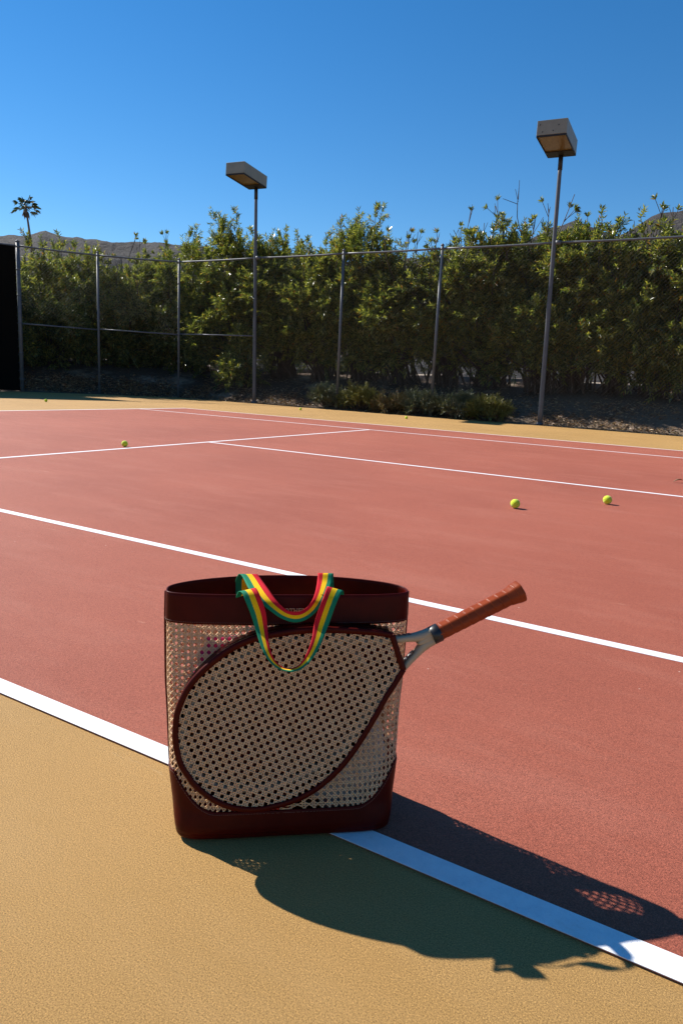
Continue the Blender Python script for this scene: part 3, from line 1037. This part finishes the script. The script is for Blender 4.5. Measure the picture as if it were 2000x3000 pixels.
def sect(z):
    """half width, front half depth, back half depth, depth offset, roundness front / back at height z"""
    t = min(1.0, max(0.0, z / TOP))
    a = np.interp(t, [0, 0.06, 0.25, 0.6, 0.9, 1.0], [0.1985, 0.2035, 0.2145, 0.2225, 0.2245, 0.2235])
    bf = np.interp(t, [0, 0.05, 0.4, 0.8, 1.0], [0.095, 0.097, 0.077, 0.046, 0.033])
    bb = np.interp(t, [0, 0.05, 0.4, 0.8, 1.0], [0.080, 0.084, 0.066, 0.050, 0.044])
    yc = np.interp(t, [0, 1], [0.0, 0.006])
    mf = np.interp(t, [0, 0.12, 0.5, 1.0], [8.0, 5.0, 3.2, 3.4])
    mb = np.interp(t, [0, 0.12, 0.5, 1.0], [8.0, 5.0, 3.2, 3.4])
    return a, bf, bb, yc, mf, mb

def front_y(x, z):
    a, bf, bb, yc, mf, mb = sect(z)
    return yc - bf * (1 - min(0.985, abs(x) / a) ** mf) ** (1 / mf)

def bag_pt(th, z, off=0.0):
    """point on the shell; th = 3pi/2 is the middle of the front"""
    a, bf, bb, yc, mf, mb = sect(z)
    c, s = math.cos(th), math.sin(th)
    b, m = (bf, mf) if s < 0 else (bb, mb)
    x = a * math.copysign(abs(c) ** (2 / m), c); y = b * math.copysign(abs(s) ** (2 / m), s)
    gx = math.copysign((abs(x / a) ** (m - 1)) / a, x); gy = math.copysign((abs(y / b) ** (m - 1)) / b, y)
    g = math.hypot(gx, gy) + 1e-9
    if s > 0:                                    # the back bows out towards the rim
        y += 0.05 * min(1.0, z / TOP) * (1 - (x / a) ** 2)
    # slight creases so that the leather is not perfectly even
    w = 0.0012 * noise.noise(Vector((x * 9, y * 9 + 3, z * 7)))
    return np.array([x + gx / g * (off + w), y + gy / g * (off + w) + yc, z])

# angle as a function of arc length (at mid height), front half: left seam (pi) -> right seam (2pi)
_th = np.linspace(math.pi, 2 * math.pi, 1601)
_p = np.array([bag_pt(t, 0.22)[:2] for t in _th])
_s = np.concatenate([[0], np.cumsum(np.linalg.norm(np.diff(_p, axis=0), axis=1))])
ARC = _s[-1]
def th_front(s): return float(np.interp(s, _s, _th))

def base_edge(x):
    """height of the curved top edge of the leather base"""
    t = min(1.0, max(0.0, (abs(x) - 0.10) / 0.105))
    return 0.052 + 0.068 * t ** 2.3

def shell(name, zlo, zhi, off_out, off_in, mat, parent, nth=160, nz=14, cap_bottom=False, round_top=True):
    """closed ring of leather between two heights (zlo/zhi may be functions of x)"""
    V, F = [], []
    ths = np.linspace(0, 2 * math.pi, nth, endpoint=False)
    fz = lambda z, x: z(x) if callable(z) else z
    prof = []
    for j in range(nz + 1): prof.append((j / nz, off_out))
    prof.append((1.0, (off_out + off_in) / 2))
    for j in range(nz, -1, -1): prof.append((j / nz, off_in))
    for t, off in prof:
        for th in ths:
            x0 = bag_pt(th, 0.2)[0]
            lo, hi = fz(zlo, x0), fz(zhi, x0)
            z = lo + (hi - lo) * t
            if t == 1.0 and off not in (off_out, off_in): z += abs(off_out - off_in) * 0.4
            V.append(bag_pt(th, z, off))
    n = len(prof)
    for j in range(n - 1):
        for i in range(nth):
            F.append((j * nth + i, j * nth + (i + 1) % nth, (j + 1) * nth + (i + 1) % nth, (j + 1) * nth + i))
    for i in range(nth):
        F.append(((n - 1) * nth + i, (n - 1) * nth + (i + 1) % nth, (i + 1) % nth, i))
    return from_py(name, V, F, mat, parent, True)

band = shell('top_band', 0.389, TOP, 0.0022, -0.0016, LEATHER, bag)
base = shell('base', 0.010, base_edge, 0.0024, -0.0012, LEATHER, bag, nz=12)
# rounded bottom
V, F = [], []
nth = 160
ths = np.linspace(0, 2 * math.pi, nth, endpoint=False)
rings = [(0.010, 0.0024, 1.0), (0.005, 0.0022, 1.0), (0.0018, 0.0006, 1.0), (0.0004, -0.003, 1.0), (0.0004, -0.02, 0.8), (0.0004, -0.02, 0.4)]
for z, off, k in rings:
    for th in ths:
        p = bag_pt(th, z, off); V.append((p[0] * k, p[1] * k, z))
for j in range(len(rings) - 1):
    for i in range(nth):
        F.append((j * nth + i, (j + 1) * nth + i, (j + 1) * nth + (i + 1) % nth, j * nth + (i + 1) % nth))
F.append(tuple(reversed(range((len(rings) - 1) * nth, len(rings) * nth))))
from_py('bottom', V, F, LEATHER, base, True)

def ribbons(curves, width, thick):
    """curves: list of (points (n,3), normals (n,3)); domed strands, three sides"""
    Vs, Fs, n0 = [], [], 0
    for P, N in curves:
        n = len(P)
        if n < 2: continue
        T = np.gradient(P, axis=0); T = unit(T)
        S = unit(np.cross(T, N))
        V = np.stack([P - S * width / 2, P + N * thick, P + S * width / 2], 1).reshape(-1, 3)
        i = np.arange(n - 1)[:, None] * 3
        f = np.concatenate([i + np.array([0, 1, 4, 3]), i + np.array([1, 2, 5, 4]), i + np.array([2, 0, 3, 5])], 1).reshape(-1, 4)
        Vs.append(V); Fs.append(f + n0); n0 += len(V)
    return np.concatenate(Vs), np.concatenate(Fs)

G = 0.01235
def weave(surface, inside, umin, umax, vmin, vmax, rot=0.0, step=G / 4):
    """six way cane webbing: paired verticals and horizontals, single diagonals; octagonal holes.
    surface(u, v) -> point, normal; inside(u, v) -> bool"""
    curves = []
    cu, cv = (umin + umax) / 2, (vmin + vmax) / 2
    Rr = math.hypot(umax - umin, vmax - vmin) / 2 + G
    cr, sr = math.cos(rot), math.sin(rot)
    rng = random.Random(4)
    def run(p0, dv, length, ph, amp, lift):
        cur_p, cur_n = [], []
        n = int(length / step)
        for k in range(n + 1):
            a = p0[0] + dv[0] * k * step; b = p0[1] + dv[1] * k * step
            u = cu + a * cr - b * sr; v = cv + a * sr + b * cr
            if inside(u, v):
                P, N = surface(u, v)
                cur_p.append(P + N * (lift + amp * math.sin(2 * math.pi * k * step / G + ph))); cur_n.append(N)
            else:
                if len(cur_p) > 2: curves.append((np.array(cur_p), np.array(cur_n)))
                cur_p, cur_n = [], []
        if len(cur_p) > 2: curves.append((np.array(cur_p), np.array(cur_n)))
    m = int(Rr / G) + 1
    for k in range(-m, m + 1):
        for q, e in enumerate((-0.00148, 0.00148)):
            j = rng.uniform(-1, 1) * 0.00012
            c = k * G + e + j
            run((c, -m * G), (0, 1), 2 * m * G, math.pi * q, 0.00035, 0.0)
            run((-m * G, c), (1, 0), 2 * m * G, math.pi * (q + 0.5), 0.00035, 0.0002)
    for k in range(-2 * m, 2 * m + 1):
        # holes sit at ((i+.5)G, (j+.5)G); diagonals flank them
        c = (k + 0.5) * G
        s2 = math.sqrt(0.5)
        ln = 2.9 * m * G
        run((c / 2 - ln / 2 * s2, c / 2 + ln / 2 * s2), (s2, -s2), ln, 0.0, 0.0003, 0.0007)
        run((c / 2 - ln / 2 * s2, -c / 2 - ln / 2 * s2), (s2, s2), ln, 1.5, 0.0003, 0.0009)
    return curves

def front_surface(s, z):
    th = th_front(s)
    P = bag_pt(th, z, -0.0008)
    Q = bag_pt(th, z, 0.0012)
    N = Q - P; N /= np.linalg.norm(N)
    return P, N
def front_inside(s, z):
    if s < 0 or s > ARC or z > 0.3915 or z < 0.05: return False
    x = float(np.interp(s, _s, _p[:, 0]))
    return z > base_edge(x) - 0.004
# tabulate the surface so that the many strand points are cheap
def tabulate(fn, u0, u1, v0, v1, nu, nv):
    us, vs = np.linspace(u0, u1, nu), np.linspace(v0, v1, nv)
    T = np.zeros((nu, nv, 6))
    for i, u in enumerate(us):
        for j, v in enumerate(vs):
            P, N = fn(u, v); T[i, j, :3] = P; T[i, j, 3:] = N
    def f(u, v):
        a = min(max((u - u0) / (u1 - u0) * (nu - 1), 0), nu - 1.0001); b = min(max((v - v0) / (v1 - v0) * (nv - 1), 0), nv - 1.0001)
        i, j = int(a), int(b); a -= i; b -= j
        w = T[i, j] * (1 - a) * (1 - b) + T[i + 1, j] * a * (1 - b) + T[i, j + 1] * (1 - a) * b + T[i + 1, j + 1] * a * b
        return w[:3], w[3:]
    return f
front_tab = tabulate(front_surface, 0, ARC, 0.04, 0.40, 240, 60)
cv = weave(front_tab, front_inside, 0, ARC, 0.05, 0.392)
V, F = ribbons(cv, 0.00205, 0.00045)
panel = from_np('front_cane_panel', V, F, CANE, bag)
tag(panel, kind='stuff')
_thb = np.linspace(math.pi, 0, 1601)
_pb = np.array([bag_pt(t, 0.22)[:2] for t in _thb])
_sb = np.concatenate([[0], np.cumsum(np.linalg.norm(np.diff(_pb, axis=0), axis=1))])
ARCB = _sb[-1]
def back_surface(s, z):
    th = float(np.interp(s, _sb, _thb))
    P = bag_pt(th, z, -0.0008); N = bag_pt(th, z, 0.0012) - P
    return P, N / np.linalg.norm(N)
back_tab = tabulate(back_surface, 0, ARCB, 0.04, 0.40, 240, 60)
def back_inside(s, z): return front_inside(s * ARC / ARCB, z) and 0 <= s <= ARCB
cv2 = weave(back_tab, back_inside, 0, ARCB, 0.05, 0.392, step=G / 3)
V, F = ribbons(cv2, 0.00205, 0.00045)
tag(from_np('back_cane_panel', V, F, CANE, bag), kind='stuff')
# piping down both side seams, and stitches
for th in (0.0, math.pi):
    Geo().tube([bag_pt(th, z, 0.0025) for z in np.linspace(0.006, TOP - 0.001, 30)], 0.0026, 8).build('side_piping', LEATHER, bag, True)
g = Geo()
for s in np.arange(0.004, ARC, 0.0042):
    th = th_front(s)
    for zf in (0.3925, None):
        x = bag_pt(th, 0.2)[0]
        z = zf if zf else base_edge(x) - 0.0035
        a = bag_pt(th_front(s), z, 0.0026); b = bag_pt(th_front(min(ARC, s + 0.0027)), z if zf else base_edge(bag_pt(th_front(min(ARC, s + 0.0027)), 0.2)[0]) - 0.0035, 0.0026)
        g.tube([a, b], 0.00032, 4)
tag(g.build('stitching', TWINE, bag), kind='stuff')
# rim binding (a lighter cut edge)
Geo().tube([bag_pt(th, TOP + 0.0006, 0.0003) for th in np.linspace(0, 2 * math.pi, 161)], 0.0021, 8, cap=False).build('rim_edge', LEATHER, band, True)

# lettering stamped on the band
tc = bpy.data.curves.new('lettering', 'FONT')
tc.body = 'OTHER'; tc.size = 0.0115; tc.space_character = 1.12; tc.fill_mode = 'NONE'; tc.bevel_depth = 0.00026; tc.bevel_resolution = 0
tmp = bpy.data.objects.new('tmp', tc); COL.objects.link(tmp)
bpy.context.view_layer.update()
me = bpy.data.meshes.new_from_object(tmp.evaluated_get(bpy.context.evaluated_depsgraph_get()))
bpy.data.objects.remove(tmp, do_unlink=True)
p0 = on_depth(833, 1794, front_y(0, 0.41)); p1 = on_depth(893, 1793, front_y(0, 0.41))
co = np.array([v.co for v in me.vertices]); wx = co[:, 0].max() - co[:, 0].min()
for v in me.vertices:
    x = p0[0] + (v.co.x - co[:, 0].min()) / wx * (p1[0] - p0[0]); z = p0[2] + (v.co.y - co[:, 1].min())
    y = front_y(x, z)
    v.co = (x, y - 0.0040 + v.co.z, z)
me.materials.clear()
lt = link('lettering', me, GOLD, band)
lt['label'] = 'gold outlined letters OTHER on the leather band'

# ---- racket pocket on the front
def pock_y(x, z):
    """outer face of the pocket: a nearly flat, slightly bellied panel that leans with the bag front"""
    return -0.094 + 0.14 * (z - 0.23) + 0.09 * x * x
def on_pocket(px, py):
    c, d = bag_ray(px, py)
    y = -0.09
    for _ in range(12):
        p = c + d * ((y - c[1]) / d[1]); y = pock_y(p[0], p[2])
    return c + d * ((y - c[1]) / d[1])
OUT_PX = [(1149, 1860), (1100, 1852), (1030, 1847), (960, 1844), (909, 1845), (860, 1849), (807, 1857), (765, 1865), (731, 1875), (690, 1893), (654, 1915), (612, 1948),
          (577, 1982), (552, 2014), (532, 2051), (519, 2087), (514, 2125), (513, 2163), (518, 2201), (529, 2240), (549, 2272), (570, 2300), (596, 2323), (624, 2343), (656, 2358),
          (690, 2368), (725, 2372), (762, 2371), (797, 2364), (842, 2352), (884, 2336), (924, 2313), (960, 2285), (995, 2252), (1026, 2214), (1058, 2168), (1088, 2119),
          (1109, 2083), (1128, 2047), (1147, 2018), (1164, 1991), (1182, 1962)]
OUT = np.array([on_pocket(*q) for q in OUT_PX])
OUTC = catmull(OUT, 220)                                 # from mouth top, round the head, to mouth bottom
MOUTH = np.array([OUT[-1] * (1 - t) + OUT[0] * t for t in np.linspace(0, 1, 24)])
for k, q in enumerate(MOUTH): MOUTH[k, 1] = pock_y(q[0], q[2])
poly = np.vstack([OUTC, MOUTH[1:-1]])[:, [0, 2]]
def in_poly(x, z, P=poly):
    x0, z0 = P[:, 0], P[:, 1]; x1, z1 = np.roll(x0, -1), np.roll(z0, -1)
    c = ((z0 > z) != (z1 > z)) & (x < (x1 - x0) * (z - z0) / (z1 - z0 + 1e-12) + x0)
    return bool(np.count_nonzero(c) % 2)
lo_, hi_ = poly.min(0), poly.max(0)
NG = 240
mask = np.array([[in_poly(x, z) for z in np.linspace(lo_[1], hi_[1], NG)] for x in np.linspace(lo_[0], hi_[0], NG)])
def pocket_inside(x, z):
    i = int((x - lo_[0]) / (hi_[0] - lo_[0]) * (NG - 1) + 0.5); j = int((z - lo_[1]) / (hi_[1] - lo_[1]) * (NG - 1) + 0.5)
    return 0 <= i < NG and 0 <= j < NG and mask[i, j]
def pocket_surface(x, z):
    e = 0.002
    P = np.array([x, pock_y(x, z), z])
    tx = np.array([2 * e, pock_y(x + e, z) - pock_y(x - e, z), 0]); tz = np.array([0, pock_y(x, z + e) - pock_y(x, z - e), 2 * e])
    N = np.cross(tx, tz); N /= np.linalg.norm(N)
    return P, N
pk_tab = tabulate(pocket_surface, lo_[0] - 0.01, hi_[0] + 0.01, lo_[1] - 0.01, hi_[1] + 0.01, 120, 120)
cv3 = weave(pk_tab, pocket_inside, lo_[0], hi_[0], lo_[1], hi_[1], rot=R(26))
V, F = ribbons(cv3, 0.00205, 0.00045)
pocket = empty('racket_pocket')
pocket.parent = bag
tag(from_np('pocket_cane', V, F, CANE, pocket), kind='stuff')
# leather binding round the pocket: a flat band bent round the edge, and the gusset back to the bag
def binding(name, path, w_in, thick, mat, parent, closed=False, inward=None):
    V, F = [], []
    n = len(path)
    T = np.gradient(path, axis=0); T = unit(T)
    for i in range(n):
        S = np.cross(T[i], np.array([0, 1.0, 0])); S /= np.linalg.norm(S)
        if inward is not None and S[[0, 2]] @ (inward - path[i][[0, 2]]) < 0: S = -S
        prof = [(0.0035, 0.006), (0.0042, 0.0), (0.0036, -thick), (0.0012, -thick * 1.5), (-w_in * 0.6, -thick * 1.5), (-w_in, -thick * 0.9), (-w_in, 0.0)]
        for a, y in prof:
            V.append(path[i] - S * a + np.array([0, y, 0]))
    k = 7
    for i in range(n - 1):
        for j in range(k - 1):
            F.append((i * k + j, i * k + j + 1, (i + 1) * k + j + 1, (i + 1) * k + j))
    o = from_py(name, V, F, mat, parent, True)
    o.modifiers.new('thick', 'SOLIDIFY').thickness = 0.0006
    return o
cen = np.array([poly[:, 0].mean(), poly[:, 1].mean()])
binding('edge_binding', OUTC, 0.0055, 0.0022, LEATHER, pocket, inward=cen)
binding('mouth_binding', MOUTH, 0.006, 0.0022, LEATHER, pocket, inward=cen)
V, F = [], []
for q in OUTC:
    a = sect(q[2])[0]
    yb = front_y(q[0], q[2]) + 0.001
    V += [q + np.array([0, 0.004, 0]), np.array([q[0] * (0.99 if abs(q[0]) < a else a / abs(q[0])), max(yb, q[1] + 0.006), q[2]])]
for i in range(len(OUTC) - 1):
    F.append((2 * i, 2 * i + 2, 2 * i + 3, 2 * i + 1))
o = from_py('pocket_gusset', V, F, LEATHER, pocket, True)
o.modifiers.new('thick', 'SOLIDIFY').thickness = 0.0012
# leather backing between pocket and bag front
V, F = [], []
nb = len(poly)
bl = poly * 0.97 + cen * 0.03
rows = 10
for k in range(rows + 1):
    q = bl * (1 - k / rows) + cen * (k / rows)
    for x, z in q:
        a = sect(z)[0]
        V.append((min(a * .97, x), front_y(min(a * .97, x), z) - 0.0042, z))
for k in range(rows):
    for i in range(nb):
        F.append((k * nb + i, k * nb + (i + 1) % nb, (k + 1) * nb + (i + 1) % nb, (k + 1) * nb + i))
o = from_py('pocket_backing', V, F, LEATHER_IN, pocket, True)
o.modifiers.new('thick', 'SOLIDIFY').thickness = 0.001

# ---- striped handles
def strap(name, red, green, label, n=150):
    """red / green: control rows (crop px x, crop px y, depth) of the two edges of the webbing"""
    def conv(L): return np.array([on_depth(650 + x * 0.2551, 1640 + y * 0.2551, d) for x, y, d in L])
    A, Bq = catmull(conv(red), n), catmull(conv(green), n)
    T = unit(np.gradient((A + Bq) / 2, axis=0))
    V, F, mi = [], [], []
    th = 0.0007
    cols = np.linspace(0, 1, 10)
    for i in range(n):
        N = np.cross(T[i], Bq[i] - A[i]); N /= np.linalg.norm(N) + 1e-9
        for sgn in (1, -1):
            for c in cols:
                V.append(A[i] * (1 - c) + Bq[i] * c + N * th * sgn)
    k = len(cols)
    for i in range(n - 1):
        for sgn in (0, 1):
            for c in range(k - 1):
                a = i * 2 * k + sgn * k + c; b = a + 2 * k
                F.append((a, a + 1, b + 1, b) if sgn == 0 else (a, b, b + 1, a + 1)); mi.append(0 if c < 3 else (1 if c < 6 else 2))
        for c, m in ((0, 0), (k - 1, 2)):
            a = i * 2 * k + c; b = a + k
            F.append((a, a + 2 * k, b + 2 * k, b) if c == 0 else (a, b, b + 2 * k, a + 2 * k)); mi.append(m)
    o = from_np(name, np.array(V), np.array(F), [W_RED, W_YELLOW, W_GREEN], bag, True, mi)
    o['label'] = label
    return o
YF = -0.042      # depth of the front rim, middle
strap('handle',
      [(330, 620, -0.018), (335, 470, -0.020), (345, 365, -0.030), (385, 325, -0.045), (425, 380, -0.060), (470, 490, -0.068), (508, 620, -0.073), (522, 770, -0.080), (537, 920, -0.098),
       (562, 1050, -0.112), (612, 1160, -0.116), (690, 1232, -0.112), (785, 1250, -0.110), (870, 1222, -0.112), (932, 1150, -0.114), (992, 1030, -0.110), (1032, 900, -0.098),
       (1055, 760, -0.082), (1085, 650, -0.075), (1122, 545, -0.070), (1162, 430, -0.062), (1205, 312, -0.045), (1230, 350, -0.028), (1238, 470, -0.020), (1240, 620, -0.018)],
      [(150, 640, -0.018), (156, 500, -0.020), (160, 440, -0.028), (190, 368, -0.042), (232, 385, -0.056), (272, 480, -0.066), (330, 625, -0.073), (385, 795, -0.082), (432, 950, -0.100),
       (490, 1085, -0.116), (562, 1185, -0.122), (662, 1256, -0.126), (785, 1284, -0.128), (900, 1258, -0.126), (1000, 1180, -0.122), (1088, 1060, -0.114), (1160, 910, -0.100),
       (1205, 795, -0.084), (1245, 690, -0.075), (1290, 560, -0.070), (1340, 440, -0.062), (1388, 358, -0.045), (1400, 400, -0.028), (1402, 500, -0.020), (1402, 640, -0.018)],
      'front green yellow and red webbing handle drooping over the pocket')
strap('handle',
      [(360, 420, 0.078), (365, 280, 0.076), (375, 200, 0.070), (405, 168, 0.055), (448, 222, 0.036), (530, 335, -0.016), (612, 452, -0.045), (690, 535, -0.056), (765, 584, -0.060),
       (835, 598, -0.060), (905, 588, -0.058), (980, 540, -0.050), (1038, 460, -0.044), (1075, 355, -0.016), (1095, 240, 0.036), (1103, 156, 0.058), (1106, 200, 0.072), (1108, 300, 0.077), (1108, 420, 0.078)],
      [(158, 430, 0.078), (159, 300, 0.076), (162, 232, 0.070), (195, 166, 0.055), (240, 200, 0.036), (310, 335, -0.016), (400, 450, -0.045), (520, 560, -0.056), (680, 672, -0.064),
       (835, 719, -0.064), (960, 690, -0.062), (1070, 610, -0.054), (1150, 500, -0.046), (1205, 400, -0.022), (1258, 270, 0.036), (1276, 160, 0.058), (1282, 215, 0.072), (1284, 310, 0.077), (1284, 420, 0.078)],
      'rear green yellow and red webbing handle flopped over the rim')

# ---- things inside the bag, glimpsed through the cane
def cloth_bundle(name, x0, x1, z0, z1, y0, y1, mat, label, seed):
    V, F = [], []
    nu, nv = 40, 26
    for j in range(nv + 1):
        for i in range(nu):
            an = 2 * math.pi * i / nu; t = j / nv
            k = math.sin(math.pi * min(0.97, max(0.05, t))) ** 0.35
            x = (x0 + x1) / 2 + (x1 - x0) / 2 * k * math.copysign(abs(math.cos(an)) ** 0.7, math.cos(an))
            y = (y0 + y1) / 2 + (y1 - y0) / 2 * k * math.copysign(abs(math.sin(an)) ** 0.7, math.sin(an))
            z = z0 + (z1 - z0) * t
            w = 0.007 * noise.noise(Vector((x * 24 + seed, y * 24, z * 16))) + 0.003 * math.sin(z * 120 + x * 60)
            V.append((x + w, y + w * 0.7, z))
    for j in range(nv):
        for i in range(nu):
            F.append((j * nu + i, j * nu + (i + 1) % nu, (j + 1) * nu + (i + 1) % nu, (j + 1) * nu + i))
    F.append(tuple(reversed(range(nu)))); F.append(tuple(range(nv * nu, (nv + 1) * nu)))
    o = from_py(name, V, F, mat, None, True)
    o.location = bag.location; o.rotation_euler = bag.rotation_euler
    tag(o, label, 'cloth')
cloth_bundle('folded_cloth', -0.185, -0.06, 0.012, 0.36, -0.04, 0.008, PINK, 'hot pink cloth inside the bag, seen through the cane at upper left', 2.0)
cloth_bundle('folded_cloth', -0.08, 0.203, 0.012, 0.40, -0.004, 0.055, TANC, 'golden tan cloth added inside the bag to block sun, behind the cane at upper right', 5.0)  # tan cloth added and stretched to stop sun leaking through the bag
cloth_bundle('folded_cloth', 0.03, 0.195, 0.012, 0.22, -0.055, 0.008, CREAM, 'cream cloth inside the bag, seen through the cane at lower right', 8.0)

# ------------------------------------------------------------------ racket
_k = 0.14
_y0 = pock_y(0.0, 0.23) + 0.0165
def on_racket(px, py):
    """the racket lies in the pocket, parallel to its face"""
    c, d = bag_ray(px, py)
    t = (_y0 + _k * (c[2] - 0.23) - c[1]) / (d[1] - _k * d[2])
    return c + d * t
RK_B = on_racket(1524, 1731)      # butt
RK_C = on_racket(1277, 1856)      # collar
ax = RK_B - RK_C; ax /= np.linalg.norm(ax)
side = np.array([-ax[2], _k * ax[0], ax[0]]); side -= ax * (side @ ax); side /= np.linalg.norm(side)     # in the racket plane, upwards
nrm_ = np.cross(ax, side)
LEN = np.linalg.norm(RK_B - RK_C)
def RK(u, v, w=0.0):
    """u from the butt towards the head, v across in the racket plane, w out of it"""
    return RK_B - ax * u + side * v + nrm_ * w
racket = empty('tennis_racket', tuple(BAG_O), math.atan2(EX[1], EX[0]))
tag(racket, 'tennis racket with tan leather grip sticking out of the bag pocket', 'racket')
GL = LEN - 0.004
V, F = [], []
NU, NT = 420, 40
for i in range(NU + 1):
    u = GL * i / NU
    r0 = 0.0138 + 0.0012 * (u / GL)
    fl = max(0.0, 1 - u / 0.034)
    r0 = (0.0178 - 0.0008 * u / GL) + 0.0052 * fl * fl * (3 - 2 * fl) - (0.0016 if u < 0.0015 else 0)
    for k in range(NT):
        an = 2 * math.pi * k / NT
        oc = math.cos(math.pi / 8) / math.cos((an % (math.pi / 4)) - math.pi / 8)
        ph = (u / 0.0172 + an / (2 * math.pi)) % 1.0
        sp = 0.0009 * (ph - 0.5) - 0.0007 * math.exp(-((min(ph, 1 - ph)) / 0.06) ** 2)
        r = r0 * (0.2 + 0.8 * oc) + (sp if u > 0.012 else 0)
        V.append(RK(u, r * 0.98 * math.cos(an), r * 1.06 * math.sin(an)))
for i in range(NU):
    for k in range(NT):
        F.append((i * NT + k, (i + 1) * NT + k, (i + 1) * NT + (k + 1) % NT, i * NT + (k + 1) % NT))
F.append(tuple(range(NT)))
grip = from_py('grip', V, F, GRIP, racket, True)
def ring(name, u0, u1, r, mat, parent, rim=0.0006):
    V, F = [], []
    pr = [(u0, r - 0.003), (u0, r - rim), (u0 + rim, r), (u1 - rim, r * 0.985), (u1, r * 0.985 - rim), (u1, r - 0.004)]
    for u, q in pr:
        for k in range(32):
            an = 2 * math.pi * k / 32
            V.append(RK(u, q * math.cos(an), q * 1.0 * math.sin(an)))
    for i in range(len(pr) - 1):
        for k in range(32):
            F.append((i * 32 + k, (i + 1) * 32 + k, (i + 1) * 32 + (k + 1) % 32, i * 32 + (k + 1) % 32))
    F.append(tuple(range(32))); F.append(tuple(reversed(range((len(pr) - 1) * 32, len(pr) * 32))))
    return from_py(name, V, F, mat, parent, True)
ring('collar', GL - 0.003, GL + 0.0145, 0.0176, BLACK, racket)
# frame: throat yoke, two arms and the hoop as swept oval tubes
def oval(path, rv, rw, sides=14):
    g = Geo()
    P = np.array(path); n = len(P)
    T = unit(np.gradient(P, axis=0))
    for i in range(n):
        S = unit(np.cross(nrm_, T[i]))
        for k in range(sides):
            an = 2 * math.pi * k / sides
            g.v.append(tuple(P[i] + S * rv[i] * math.copysign(abs(math.cos(an)) ** 0.75, math.cos(an)) + nrm_ * rw[i] * math.copysign(abs(math.sin(an)) ** 0.75, math.sin(an))))
    for i in range(n - 1):
        for k in range(sides):
            g.f.append((i * sides + k, i * sides + (k + 1) % sides, (i + 1) * sides + (k + 1) % sides, (i + 1) * sides + k))
    g.f.append(tuple(reversed(range(sides)))); g.f.append(tuple((n - 1) * sides + k for k in range(sides)))
    return g
U0 = GL + 0.012
def arm(sg):
    c = catmull([(U0 - 0.002, sg * 0.0076), (U0 + 0.020, sg * 0.0088), (U0 + 0.042, sg * 0.0165), (U0 + 0.075, sg * 0.029), (U0 + 0.12, sg * 0.050), (U0 + 0.17, sg * 0.085)], 30)
    rv = np.interp(np.linspace(0, 1, 30), [0, .2, .4, 1], [.0086, .0096, .0068, .0062]); rw = np.interp(np.linspace(0, 1, 30), [0, .3, 1], [.0125, .0115, .0105])
    g = oval([RK(u, v) for u, v in c], rv, rw)
    return g.build('throat_arm', FRAME, racket, True)
arm_up = arm(1); arm_dn = arm(-1)
oval([RK(u, 0) for u in np.linspace(U0 - 0.002, U0 + 0.032, 10)], np.interp(np.linspace(0, 1, 10), [0, .4, 1], [.0155, .0145, .003]), np.linspace(.0126, .0105, 10)).build('yoke', FRAME, racket, True)
HC, HA, HB = U0 + 0.315, 0.178, 0.124
hoop = [RK(HC + HA * math.cos(t), HB * math.sin(t)) for t in np.linspace(-math.pi, math.pi, 90)]
oval(hoop, [0.0055] * 90, [0.0105] * 90).build('hoop', FRAME, racket, True)
g = Geo()
for v in np.linspace(-0.105, 0.105, 16):
    h = HA * math.sqrt(1 - (v / HB) ** 2); g.tube([RK(HC - h, v, 0.0006), RK(HC + h, v, 0.0006)], 0.0007, 5)
for u in np.linspace(-0.155, 0.155, 18):
    h = HB * math.sqrt(1 - (u / HA) ** 2); g.tube([RK(HC + u, -h, -0.0006), RK(HC + u, h, -0.0006)], 0.0007, 5)
tag(g.build('strings', STRING, racket), kind='stuff')
# print on the arms: dark letter strokes on the upper edge, dark panel with pale marks inside the lower arm
def decal(u0, u1, v0f, w0, w1, mat, parent, sg, outer, n=6):
    V = []
    for t in np.linspace(0, 1, n):
        u = u0 + (u1 - u0) * t
        c = catmull([(U0 - 0.002, sg * 0.0076), (U0 + 0.020, sg * 0.0088), (U0 + 0.042, sg * 0.0165), (U0 + 0.075, sg * 0.029), (U0 + 0.12, sg * 0.050), (U0 + 0.17, sg * 0.085)], 40)
        v = np.interp(u, c[:, 0], c[:, 1]) + outer * v0f
        V += [RK(u, v, w0), RK(u, v, w1)]
    F = [(2 * i, 2 * i + 2, 2 * i + 3, 2 * i + 1) for i in range(n - 1)]
    o = from_py('print', V, F, mat, parent)
    o.modifiers.new('thick', 'SOLIDIFY').thickness = 0.0003
for k in range(6):
    decal(U0 + 0.036 + 0.0085 * k, U0 + 0.0415 + 0.0085 * k, 0.0080, -0.006, 0.006, MARK, arm_up, 1, 1, 3)
decal(U0 + 0.045, U0 + 0.10, 0.0079, -0.0085, 0.0085, MARK, arm_dn, -1, 1, 9)
for k in range(5):
    decal(U0 + 0.052 + 0.009 * k, U0 + 0.0575 + 0.009 * k, 0.0085, -0.005, 0.0035 + 0.001 * (k % 2), PALE, arm_dn, -1, 1, 3)
